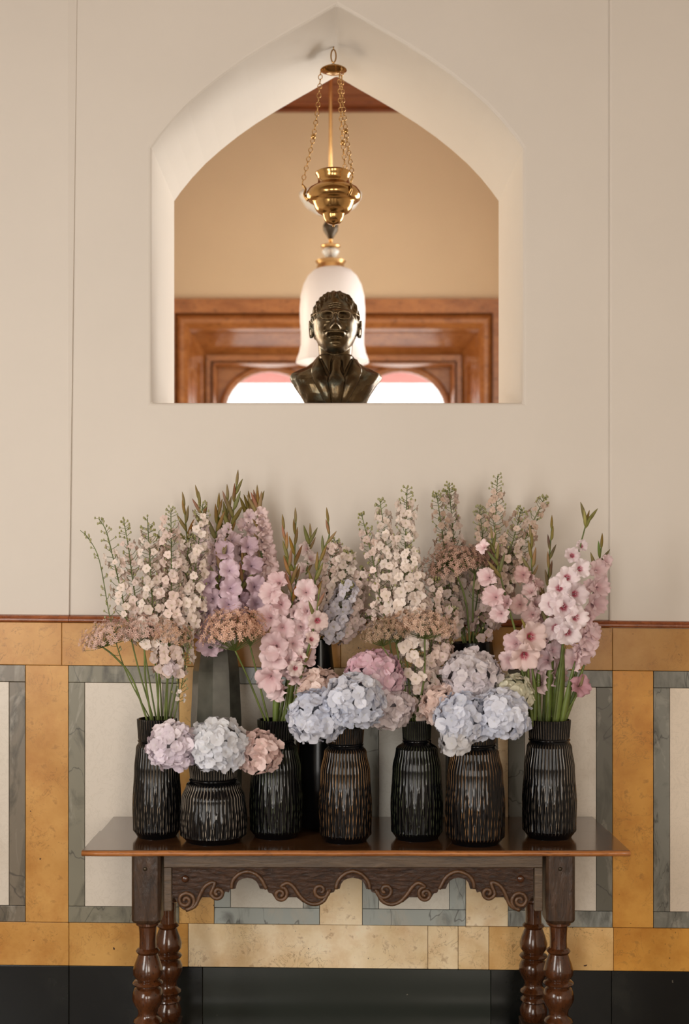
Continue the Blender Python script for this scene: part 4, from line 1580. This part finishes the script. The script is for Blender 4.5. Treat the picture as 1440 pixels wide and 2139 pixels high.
def umbel(key, pts, center, rx, rz, label, color, off=0.0, dc=0.0, tilt=0.0, n=170, ry=None, thick=0.0032, size=1.0):
    """domed head of star florets on a bare stalk; rx, rz in metres"""
    x, D, zt_, rn = VA[key]
    C = at(center[0], center[1], D + off + dc)
    P = stem_path(key, pts, dc, off, 18)
    base = P[0]
    root = empty('umbel_stem', base, label, 'flower', 'cut flowers standing in the vases')
    m = MB()
    m.tube([p - base for p in P], [thick * (1 - 0.25 * i / (len(P) - 1)) for i in range(len(P))], 7)
    top = P[-1]
    st = MB()
    n = int(n * 1.5)
    R = Matrix.Rotation(tilt, 3, 'Y')
    ry = ry or rx * 0.85
    for i in range(n):
        # points on the upper dome, slightly below the equator too
        zc_ = 1 - (i + 0.5) / n * 1.28
        rr = math.sqrt(max(0.0, 1 - zc_ * zc_))
        a = i * 2.39996 + random.uniform(-0.2, 0.2)
        k = random.uniform(0.66, 1.12)
        q_ = R @ Vector((rx * rr * math.cos(a) * k, ry * rr * math.sin(a) * k, rz * zc_ * k))
        p = C + q_
        if i % 5 == 0:
            mid = top.lerp(p, 0.55) + Vector((0, 0, -0.004))
            m.tube([top - base, mid - base, p - base], 0.0006, 3, False)
        nrm = (p - C + Vector((0, 0, 0.3 * rz)) + Vector((random.uniform(-1, 1), random.uniform(-1, 1), random.uniform(-1, 1))) * 0.4 * rx).normalized()
        Q = look(nrm, random.uniform(0, 6.28))
        l = 0.0086 * size * random.uniform(0.8, 1.2)
        for j in range(6):
            b_ = math.pi / 3 * j
            ca, sa = math.cos(b_), math.sin(b_)
            w_ = 0.0015 * size
            quad = [(0, 0, 0), (l * 0.5 * ca - w_ * sa, l * 0.5 * sa + w_ * ca, 0.0012), (l * ca, l * sa, 0.0022), (l * 0.5 * ca + w_ * sa, l * 0.5 * sa - w_ * ca, 0.0012)]
            st.add([p - base + Q @ Vector(v) for v in quad], [(0, 3, 2, 1)], [0.0, 0.6, 1.0, 0.6])
    m.build('stem', 'stem_green', root)
    o = st.build('floret_head', 'umbel_floret', root, smooth=False, attr='t')
    o['kind'] = 'stuff'
    o.color = (*color, 1)
    return root


def hydrangea(key, c, r, D, label, color, color2=None, sq=0.92, lean=0.0):
    s = D / F
    R = r * s
    C = at(c[0], c[1], D)
    x, Dv, zt_, rn = VA[key]
    base = Vector((x + (C.x - x) * 0.12, Dv - CD + (C.y - (Dv - CD)) * 0.1, zt_ - 0.09))
    root = empty('hydrangea_head', base, label, 'flower', 'hydrangea heads in the front vases')
    m = MB()
    mouth = Vector((x + max(-1, min(1, (C.x - x) / 0.08)) * rn * 0.45, Dv - CD + max(-1, min(1, (C.y - Dv + CD) / 0.08)) * rn * 0.45, zt_ + 0.004))
    m.tube([p - base for p in cat([base, mouth, mouth.lerp(C, 0.6) + Vector((0, 0, 0.01)), C], 14)], 0.0035, 7)
    m.build('stem', 'stem_green', root)
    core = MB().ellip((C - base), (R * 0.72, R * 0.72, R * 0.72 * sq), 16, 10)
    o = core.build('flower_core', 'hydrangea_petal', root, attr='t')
    o.color = (*[k * 0.32 for k in color], 1)  # darkened core paints in the shade deep between the florets
    n = int(150 * (R / 0.072) ** 2)
    for i in range(n):
        zc_ = 1 - 2 * (i + 0.5) / n
        if zc_ < -0.86:
            continue
        rr = math.sqrt(1 - zc_ * zc_)
        a = i * 2.39996 + random.uniform(-0.15, 0.15)
        nrm = Vector((rr * math.cos(a), rr * math.sin(a), zc_))
        k = random.uniform(0.84, 1.02)
        p = C + Vector((nrm.x * R * k, nrm.y * R * k, nrm.z * R * k * sq))
        nd = nrm + Vector((random.uniform(-1, 1), random.uniform(-1, 1), random.uniform(-1, 1))) * 0.48
        col = list(color)
        if color2 is not None:
            f = min(1, max(0, 0.5 - 0.5 * nrm.z + random.uniform(-0.25, 0.25)))
            col = [p_ + (q_ - p_) * f for p_, q_ in zip(color, color2)]
        g_ = random.uniform(0.9, 1.08)
        col = [min(1, v * g_) for v in col]
        inst('floret', random.choice(HY), root, p - base, look(nd, random.uniform(0, 6.28)), random.uniform(0.72, 0.98), col)
    return root


# ------------------------------------------------------------------ colours
CREAM = srgb(247, 229, 216)
CREAMP = srgb(244, 220, 208)
BLUSH = srgb(230, 202, 190)
DUSK = srgb(224, 196, 176)
LAV = srgb(246, 222, 222)
LAVD = srgb(232, 202, 214)
PINK = srgb(247, 217, 218)
PINKL = srgb(244, 214, 212)
PINKW = srgb(250, 232, 234)
MAUVE = srgb(238, 206, 208)
UMB1 = srgb(238, 200, 186)
UMB2 = srgb(234, 178, 142)
UMB3 = srgb(228, 186, 156)
UMB4 = srgb(216, 170, 148)

# ------------------------------------------------------------------ vase 1: pale delphiniums and three umbels
delphinium(1, [(313, 1500), (262, 1400), (232, 1300), (208, 1172), (185, 1125), (168, 1108)], 'bare green delphinium tip arching furthest left, only tiny buds', CREAM, -0.02, 0.0, 0.42, 0.7, 0.02, 0.5, 0.02, 1.0, thick=0.0020)
delphinium(1, [(320, 1500), (285, 1380), (262, 1275), (240, 1180), (222, 1110), (206, 1083)], 'sparse cream delphinium beside the bare green tip', CREAM, 0.0, 0.01, 0.45, 0.88, 0.0095, 0.8, 0.030, 0.3)
delphinium(1, [(326, 1500), (300, 1350), (280, 1230), (268, 1140), (258, 1085)], 'pale delphinium with open head, second from the bare tip', CREAMP, 0.03, 0.02, 0.42, 0.9, 0.0080, 0.85, 0.032, 0.2)
delphinium(1, [(333, 1500), (322, 1350), (318, 1250), (312, 1150), (308, 1082)], 'creamy delphinium rising over the middle left umbel', CREAM, -0.02, -0.01, 0.42, 0.92, 0.0068, 1.0, 0.036, 0.12)
delphinium(1, [(344, 1500), (352, 1370), (358, 1260), (358, 1150), (357, 1062)], 'straight dense cream delphinium over the left vase', CREAMP, -0.03, -0.015, 0.28, 0.93, 0.0066, 1.05, 0.036, 0.1)
delphinium(1, [(350, 1500), (368, 1370), (378, 1290), (388, 1200), (396, 1120)], 'full blush delphinium touching the lavender gladioli', CREAM, 0.0, 0.02, 0.38, 0.95, 0.0066, 1.0, 0.036, 0.1)
delphinium(1, [(356, 1500), (380, 1380), (396, 1280), (412, 1160), (424, 1052)], 'tall cream delphinium leaning in front of the lavender gladioli', CREAM, 0.02, 0.0, 0.45, 0.94, 0.0066, 1.0, 0.034, 0.12)
delphinium(1, [(338, 1500), (334, 1380), (338, 1300), (336, 1200), (332, 1110)], 'shorter blush delphinium tucked behind the left umbels', BLUSH, 0.04, 0.03, 0.42, 0.93, 0.0072, 1.0, 0.034, 0.1)
delphinium(1, [(364, 1500), (380, 1430), (388, 1380), (398, 1310)], 'thin wispy sprig right of the left vase, nearly flowerless', CREAM, -0.02, -0.01, 0.35, 0.8, 0.011, 0.45, 0.018, 0.9, thick=0.0018)
delphinium(1, [(348, 1500), (350, 1440), (354, 1385)], 'single low pale blossom sprig above the left vase rim', PINKW, -0.03, -0.02, 0.86, 1.0, 0.008, 1.15, 0.012, 0.0, buds=False)
umbel(1, [(306, 1500), (275, 1415), (240, 1372), (215, 1352)], (230, 1335), 0.082, 0.056, 'pink umbel leaning furthest left', UMB1, -0.01, -0.03, -0.25, 210)
umbel(1, [(316, 1500), (304, 1420), (302, 1345)], (303, 1322), 0.054, 0.056, 'pinkish umbel in the middle over the left vase', UMB1, -0.02, -0.03, 0.0, 130)
umbel(1, [(330, 1500), (333, 1400), (346, 1350)], (357, 1330), 0.058, 0.060, 'dusky umbel over the left vase, nearest the tall faceted vase', UMB3, -0.015, -0.03, 0.1, 150)

# ------------------------------------------------------------------ tall faceted vase: lavender gladioli
gladiolus(11, [(436, 1338), (408, 1230), (392, 1130), (384, 1046)], 'lavender gladiolus whose paired brown buds stand furthest left', LAV, 'gladiolus_lilac_petal', 0.02, 0.02, 0.45, 0.72, 5, 0.95, buds=5)
gladiolus(11, [(444, 1338), (432, 1230), (428, 1120), (412, 1030)], 'lavender gladiolus with a tip bent towards the cream delphiniums', LAV, 'gladiolus_lilac_petal', 0.03, 0.03, 0.35, 0.8, 8, 0.90, buds=4)
gladiolus(11, [(447, 1338), (448, 1230), (450, 1140), (458, 1050)], 'lavender gladiolus with one dark green bud spike', LAV, 'gladiolus_lilac_petal', 0.01, 0.0, 0.28, 0.78, 10, 1.01, buds=4)
gladiolus(11, [(455, 1338), (465, 1220), (472, 1120), (477, 1032)], 'lavender gladiolus with a tall brown tip, left of the tallest', LAV, 'gladiolus_lilac_petal', 0.02, 0.01, 0.25, 0.76, 11, 1.01, buds=5)
gladiolus(11, [(462, 1338), (474, 1200), (484, 1100), (496, 1002)], 'tallest lavender gladiolus with a slender green and brown tip', srgb(233, 206, 210), 'gladiolus_lilac_petal', 0.0, 0.0, 0.25, 0.72, 13, 1.01, buds=6)
gladiolus(11, [(470, 1338), (500, 1220), (516, 1130), (522, 1045)], 'pale lavender gladiolus with a short bud among open blooms', srgb(240, 212, 211), 'gladiolus_lilac_petal', 0.03, 0.02, 0.25, 0.9, 14, 0.99, buds=3)
gladiolus(11, [(478, 1338), (548, 1240), (546, 1150), (537, 1032)], 'lavender gladiolus on the right edge with green bracts down its stem', srgb(241, 212, 208), 'gladiolus_lilac_petal', -0.01, 0.0, 0.38, 0.9, 13, 0.95, buds=6, face=1)
gladiolus(11, [(448, 1338), (446, 1290), (455, 1225), (466, 1146)], 'short deep lilac gladiolus with a brown bud spike in front', LAVD, 'gladiolus_lilac_petal', -0.05, -0.03, 0.15, 0.52, 8, 1.06, buds=6, extra=((432, 1215, 0.95, -0.4, 0.3), (440, 1250, 0.9, -0.3, 0.1), (428, 1280, 0.95, -0.4, 0.0), (480, 1190, 0.85, 0.1, 0.2), (482, 1228, 0.95, 0.1, 0.1), (480, 1262, 0.9, 0.2, 0.1), (470, 1150, 0.85, -0.1, 0.3)))
gladiolus(11, [(466, 1338), (492, 1280), (505, 1220), (510, 1155)], 'short lilac gladiolus with olive bracts, beside the brown spike', srgb(219, 188, 198), 'gladiolus_lilac_petal', -0.04, -0.02, 0.2, 0.6, 8, 1.01, buds=5, extra=((528, 1180, 0.85, 0.3, 0.2), (535, 1225, 0.9, 0.3, 0.1), (538, 1262, 0.95, 0.3, 0.0), (520, 1140, 0.8, 0.2, 0.3)))

# ------------------------------------------------------------------ vase 3: pink gladioli, orange umbel
gladiolus(3, [(596, 1503), (606, 1390), (612, 1300), (606, 1200), (591, 1094)], 'pink gladiolus with an orange-brown bud spike, in the green vase', PINK, 'gladiolus_petal', -0.02, -0.01, 0.22, 0.62, 6, 0.95, buds=9, budcol=(0.34, 0.17, 0.045),
          leaves=(([(600, 1520), (612, 1420), (628, 1350)], 0.010), ([(575, 1520), (580, 1440), (592, 1370)], 0.012)),
          extra=((580, 1215, 0.8, -0.4, 0.3), (566, 1240, 0.9, -0.4, 0.2), (585, 1262, 0.95, -0.1, 0.1), (560, 1290, 1.0, -0.4, 0.1), (590, 1312, 0.95, 0.0, 0.0), (574, 1350, 1.1, -0.2, 0.0), (572, 1378, 1.05, -0.1, -0.1), (563, 1418, 1.05, -0.2, -0.3)))
gladiolus(3, [(600, 1503), (618, 1400), (622, 1280), (616, 1170), (619, 1078)], 'pink gladiolus with a plump olive tip beside the orange-brown spike', PINKL, 'gladiolus_petal', 0.01, 0.01, 0.3, 0.75, 7, 0.9, buds=5, leaves=(([(606, 1520), (628, 1430), (645, 1360)], 0.010),))
gladiolus(3, [(590, 1503), (628, 1370), (655, 1230), (672, 1160), (688, 1120), (684, 1078)], 'curved pink gladiolus with olive bud spike bending right', PINK, 'gladiolus_petal', 0.0, 0.0, 0.3, 0.6, 5, 0.9, buds=9, budcol=(0.30, 0.18, 0.05),
          extra=((640, 1235, 0.9, 0.0, 0.2), (642, 1275, 1.0, 0.0, 0.1), (630, 1310, 0.85, 0.1, 0.0), (645, 1335, 0.8, 0.3, 0.2)))
gladiolus(3, [(604, 1503), (638, 1380), (658, 1300), (668, 1230)], 'short blush gladiolus with one open red-throated star bloom', srgb(235, 211, 204), 'gladiolus_red_throat', -0.04, -0.02, 0.45, 0.8, 2, 0.75, buds=2, extra=((664, 1297, 0.78, 0.1, -0.05), (618, 1396, 0.62, 0.2, 0.0)))
gladiolus(3, [(584, 1503), (618, 1330), (640, 1200), (650, 1110)], 'faded pale pink gladiolus standing behind the curved one', srgb(232, 211, 204), 'gladiolus_petal', 0.08, 0.03, 0.4, 0.95, 9, 0.9, buds=2)
umbel(3, [(553, 1502), (520, 1420), (492, 1360)], (488, 1322), 0.092, 0.070, 'orange-pink umbel below the lavender gladioli', UMB2, -0.02, -0.05, -0.12, 260, size=1.15)
umbel(3, [(560, 1502), (540, 1420), (523, 1350)], (520, 1315), 0.048, 0.056, 'smaller orange-pink umbel tucked against the pink gladioli', UMB2, -0.015, -0.035, 0.1, 120, size=1.1)

# ------------------------------------------------------------------ slim black vase: thick cream delphiniums
delphinium(12, [(664, 1336), (676, 1270), (690, 1200), (700, 1128)], 'cream delphinium with faded tip behind the pink gladioli', CREAMP, 0.0, 0.0, 0.2, 0.95, 0.0060, 1.05, 0.034, 0.06)
delphinium(12, [(670, 1336), (690, 1290), (716, 1220), (728, 1155)], 'dense cream delphinium in the slim black vase, middle of three', CREAM, -0.02, -0.01, 0.25, 0.97, 0.0056, 1.1, 0.036, 0.05)
delphinium(12, [(676, 1336), (700, 1300), (738, 1250), (760, 1190)], 'cream delphinium leaning right from the slim black vase', CREAMP, -0.02, 0.0, 0.3, 0.97, 0.0056, 1.05, 0.036, 0.05)
delphinium(12, [(682, 1336), (696, 1300), (716, 1262), (728, 1225)], 'grey-blue delphinium sprig hanging beside the cream ones', srgb(226, 220, 228), -0.06, -0.02, 0.3, 1.0, 0.0040, 1.1, 0.034, 0.0)
delphinium(12, [(684, 1336), (716, 1315), (742, 1300), (772, 1290)], 'low blush delphinium spreading right above the pink hydrangea', BLUSH, -0.02, 0.01, 0.35, 1.0, 0.0050, 1.05, 0.034, 0.05)

# ------------------------------------------------------------------ vase 5: tall delphiniums and two umbels
delphinium(5, [(852, 1505), (820, 1370), (790, 1220), (772, 1140), (756, 1076)], 'delphinium with a bare arching tip, leftmost in the narrow-necked vase', CREAMP, 0.04, 0.01, 0.45, 0.92, 0.0075, 0.9, 0.030, 0.2)
delphinium(5, [(858, 1505), (836, 1370), (818, 1240), (806, 1130), (794, 1046)], 'tall airy cream delphinium left of the tallest cream one', CREAM, 0.03, 0.01, 0.42, 0.94, 0.0068, 1.0, 0.034, 0.12)
delphinium(5, [(862, 1505), (850, 1370), (846, 1220), (848, 1110), (851, 1018)], 'tallest cream delphinium, straight, in the narrow-necked vase', CREAM, 0.02, 0.0, 0.36, 0.93, 0.0062, 1.05, 0.038, 0.12)
delphinium(5, [(866, 1505), (868, 1380), (866, 1260), (858, 1150)], 'dense cream delphinium in front of the tallest cream one', CREAM, 0.0, 0.0, 0.3, 0.97, 0.0060, 1.05, 0.038, 0.06)
delphinium(5, [(870, 1505), (894, 1390), (906, 1300), (908, 1210)], 'blush delphinium below the round dusky umbel', CREAMP, 0.05, 0.015, 0.12, 0.97, 0.0060, 1.05, 0.036, 0.06)
delphinium(5, [(874, 1505), (912, 1420), (930, 1350), (944, 1270)], 'low pink delphinium between the narrow-necked vase and wide hydrangeas', BLUSH, 0.06, 0.015, 0.15, 0.97, 0.0060, 1.0, 0.034, 0.06)
umbel(5, [(850, 1505), (836, 1420), (800, 1350)], (806, 1326), 0.064, 0.046, 'sandy umbel above the pink hydrangea', srgb(201, 170, 143), -0.02, -0.03, -0.15, 170)
umbel(5, [(868, 1505), (886, 1420), (888, 1335)], (886, 1312), 0.086, 0.052, 'wide brown-pink umbel in the narrow-necked vase', UMB3, -0.01, -0.03, 0.12, 240)
umbel(5, [(856, 1505), (838, 1400), (828, 1345)], (838, 1306), 0.052, 0.040, 'small sandy umbel between the two larger ones', UMB3, 0.0, -0.02, 0.0, 110)

# ------------------------------------------------------------------ tall black vase at right: dusky delphiniums and umbels
delphinium(13, [(968, 1342), (940, 1230), (924, 1110), (912, 1030)], 'dusky delphinium on the left above the round umbel', DUSK, 0.02, 0.01, 0.42, 0.94, 0.0078, 0.85, 0.030, 0.25)
delphinium(13, [(974, 1342), (956, 1220), (946, 1100), (938, 1012)], 'dusky cream delphinium with rounded top above the round umbel', srgb(215, 193, 180), 0.04, 0.02, 0.42, 0.95, 0.0074, 0.9, 0.030, 0.2)
delphinium(13, [(984, 1342), (1000, 1230), (1010, 1150), (1002, 1060)], 'brownish delphinium left of the very tallest stem', DUSK, 0.03, 0.02, 0.4, 0.95, 0.0072, 0.85, 0.030, 0.25)
delphinium(13, [(990, 1342), (1020, 1220), (1034, 1100), (1040, 994)], 'very tallest delphinium with a green budded crown', DUSK, 0.0, 0.0, 0.38, 0.9, 0.0062, 0.9, 0.036, 0.3)
delphinium(13, [(996, 1342), (1044, 1220), (1072, 1130), (1090, 1062)], 'dusky delphinium right of the tallest, with greenish tip', DUSK, 0.01, 0.0, 0.38, 0.94, 0.0066, 0.9, 0.034, 0.25)
delphinium(13, [(1000, 1342), (1056, 1230), (1096, 1130), (1138, 1040)], 'slanting dusky delphinium reaching furthest right of its vase', DUSK, 0.02, 0.01, 0.42, 0.96, 0.0074, 0.85, 0.028, 0.25)
delphinium(13, [(992, 1342), (1030, 1270), (1060, 1210), (1074, 1150)], 'short brown-pink delphinium behind the gladiolus stems', srgb(190, 160, 145), 0.03, 0.01, 0.3, 0.98, 0.0056, 0.95, 0.034, 0.1)
delphinium(13, [(1000, 1342), (1016, 1290), (1026, 1240), (1030, 1190)], 'low pink delphinium over the rim of the tall black vase', srgb(210, 182, 173), -0.03, -0.01, 0.25, 1.0, 0.0080, 0.95, 0.030, 0.1)
delphinium(13, [(972, 1342), (950, 1280), (930, 1230), (916, 1190)], 'pale delphinium hanging under the round dusky umbel', srgb(217, 195, 184), 0.02, 0.01, 0.3, 1.0, 0.0058, 0.95, 0.032, 0.05)
umbel(13, [(982, 1342), (974, 1260), (956, 1205), (934, 1180)], (950, 1184), 0.096, 0.074, 'round dusky umbel on a bent green stalk', UMB4, -0.03, -0.03, -0.25, 300)
umbel(13, [(990, 1342), (988, 1260), (992, 1200)], (1004, 1172), 0.060, 0.044, 'darker umbel touching the round dusky one', srgb(163, 127, 114), -0.01, -0.02, 0.25, 150)

# ------------------------------------------------------------------ vase 7: pink gladioli
gladiolus(7, [(1112, 1503), (1098, 1410), (1080, 1330), (1060, 1258), (1038, 1170), (1026, 1112)], 'leaning gladiolus with pink blooms on its left side', PINK, 'gladiolus_petal', -0.03, -0.01, 0.4, 0.8, 2, 0.8, buds=6, face=-1, budcol=(0.17, 0.13, 0.04),
          extra=((1018, 1205, 0.8, -0.7, 0.2), (1010, 1142, 0.55, -0.8, 0.4), (1032, 1246, 0.85, -0.6, 0.2), (1044, 1282, 0.75, -0.5, 0.0), (1074, 1345, 0.85, -0.7, 0.1), (1062, 1380, 0.8, -0.7, -0.1)),
          leaves=(([(1112, 1520), (1100, 1430), (1075, 1360)], 0.010), ([(1118, 1520), (1118, 1440), (1110, 1380)], 0.008)))
gladiolus(7, [(1130, 1503), (1122, 1400), (1116, 1300), (1112, 1200), (1109, 1112)], 'coral pink gladiolus with red-brown bud, second in its vase', srgb(230, 195, 190), 'gladiolus_petal', 0.02, 0.02, 0.42, 0.80, 9, 0.9, buds=4, extra=((1092, 1200, 0.7, -0.4, 0.1), (1084, 1262, 0.75, -0.4, 0.1)),
          leaves=(([(1128, 1520), (1126, 1430), (1130, 1350)], 0.008),))
gladiolus(7, [(1112, 1503), (1106, 1440), (1104, 1380), (1106, 1320)], 'low peach gladiolus with two large open blooms', srgb(238, 210, 204), 'gladiolus_red_throat', -0.05, -0.03, 0.9, 1.0, 0, 0.7, buds=1, extra=((1112, 1330, 1.12, 0.25, 0.05), (1096, 1372, 1.08, -0.1, -0.35)))
gladiolus(7, [(1142, 1503), (1150, 1400), (1146, 1290), (1147, 1190), (1154, 1092)], 'gladiolus with a dark olive bud spike, upright in the middle', srgb(218, 190, 197), 'gladiolus_petal', 0.0, 0.0, 0.35, 0.55, 4, 0.85, buds=10, budcol=(0.13, 0.10, 0.035),
          leaves=(([(1146, 1520), (1150, 1420), (1158, 1330)], 0.013), ([(1158, 1520), (1166, 1420), (1182, 1350)], 0.012)))
gladiolus(7, [(1158, 1503), (1170, 1400), (1184, 1290), (1206, 1170), (1228, 1082)], 'showiest white-pink gladiolus with crimson throats', PINKW, 'gladiolus_red_throat', -0.05, -0.02, 0.9, 1.0, 0, 0.85, buds=4, budcol=(0.34, 0.30, 0.08),
          extra=((1186, 1322, 1.0, -0.1, -0.1), (1160, 1312, 0.95, -0.4, -0.05), (1206, 1290, 0.95, 0.35, 0.0), (1178, 1268, 1.02, -0.05, 0.0), (1152, 1262, 0.9, -0.5, 0.1), (1204, 1240, 0.88, 0.3, 0.1), (1168, 1228, 0.9, -0.35, 0.15), (1186, 1206, 0.85, 0.0, 0.1), (1214, 1188, 0.72, 0.3, 0.1), (1196, 1160, 0.62, -0.1, 0.15), (1216, 1140, 0.45, 0.1, 0.3)),
          leaves=(([(1162, 1520), (1172, 1430), (1178, 1340)], 0.016), ([(1172, 1520), (1190, 1440), (1202, 1380)], 0.011)))
gladiolus(7, [(1170, 1503), (1206, 1400), (1234, 1270), (1248, 1200), (1259, 1132)], 'dusty pink gladiolus furthest right', MAUVE, 'gladiolus_petal', 0.02, 0.01, 0.35, 0.85, 8, 0.92, buds=3, budcol=(0.22, 0.22, 0.06),
          extra=((1250, 1190, 0.8, 0.3, 0.2), (1252, 1226, 0.85, 0.4, 0.1), (1244, 1262, 0.9, 0.3, 0.0), (1228, 1330, 1.0, 0.4, 0.0), (1214, 1366, 0.9, 0.5, -0.2), (1268, 1172, 0.5, 0.6, 0.3)),
          leaves=(([(1176, 1520), (1204, 1440), (1228, 1370)], 0.008),))
gladiolus(7, [(1172, 1503), (1196, 1468), (1212, 1440)], 'low rose-pink gladiolus bloom just above the right vase rim', srgb(202, 149, 160), 'gladiolus_petal', -0.02, 0.0, 0.9, 1.0, 0, 0.7, buds=1, extra=((1214, 1432, 0.85, 0.3, 0.2),))
gladiolus(7, [(1136, 1503), (1140, 1400), (1138, 1330), (1132, 1250)], 'mauve gladiolus half hidden at the back of its vase', MAUVE, 'gladiolus_petal', 0.05, 0.03, 0.35, 0.95, 9, 0.95, buds=2)

# ------------------------------------------------------------------ hydrangeas
HB = srgb(233, 234, 244)
HB2 = srgb(223, 228, 245)
HL = srgb(222, 211, 216)
HP = srgb(241, 194, 208)
HPE = srgb(248, 220, 208)
HY_ = srgb(240, 236, 208)
hydrangea(2, (362, 1560), 52, 3.545, 'pale lilac hydrangea resting against the left vase', srgb(245, 232, 238), srgb(232, 216, 232))
hydrangea(2, (455, 1558), 60, 3.555, 'bluish white hydrangea in the squat vase', srgb(233, 233, 236), HB)
hydrangea(2, (540, 1572), 46, 3.60, 'salmon pink hydrangea in the squat vase', srgb(248, 216, 208))
hydrangea(4, (668, 1442), 48, 3.70, 'peach hydrangea behind the blue ones', HPE)
hydrangea(4, (662, 1498), 60, 3.60, 'ice blue hydrangea hanging lowest over the amber vase', HB2, HB)
hydrangea(4, (740, 1466), 62, 3.565, 'ice blue hydrangea in the centre of the table', HB, HB2)
hydrangea(4, (782, 1416), 60, 3.67, 'rose pink hydrangea topping the central bunch', HP, srgb(227, 204, 211))
hydrangea(4, (812, 1480), 47, 3.63, 'dusty pink hydrangea beside the narrow-necked vase', srgb(230, 214, 217), srgb(224, 209, 207))
hydrangea(6, (986, 1414), 60, 3.66, 'lilac white hydrangea topping the widest bunch', srgb(235, 226, 228), srgb(227, 215, 221))
hydrangea(6, (928, 1476), 46, 3.64, 'peach hydrangea on the left of the widest bunch', HPE)
hydrangea(6, (966, 1500), 55, 3.565, 'periwinkle hydrangea in front, left of the pair', HB2, HB)
hydrangea(6, (1046, 1494), 58, 3.565, 'periwinkle hydrangea in front, right of the pair', HB, HB2)
hydrangea(6, (1070, 1450), 42, 3.655, 'creamy yellow-green hydrangea behind the periwinkle pair', HY_)
hydrangea(6, (952, 1546), 32, 3.545, 'small drooping white hydrangea lowest of the widest bunch', srgb(229, 227, 229))
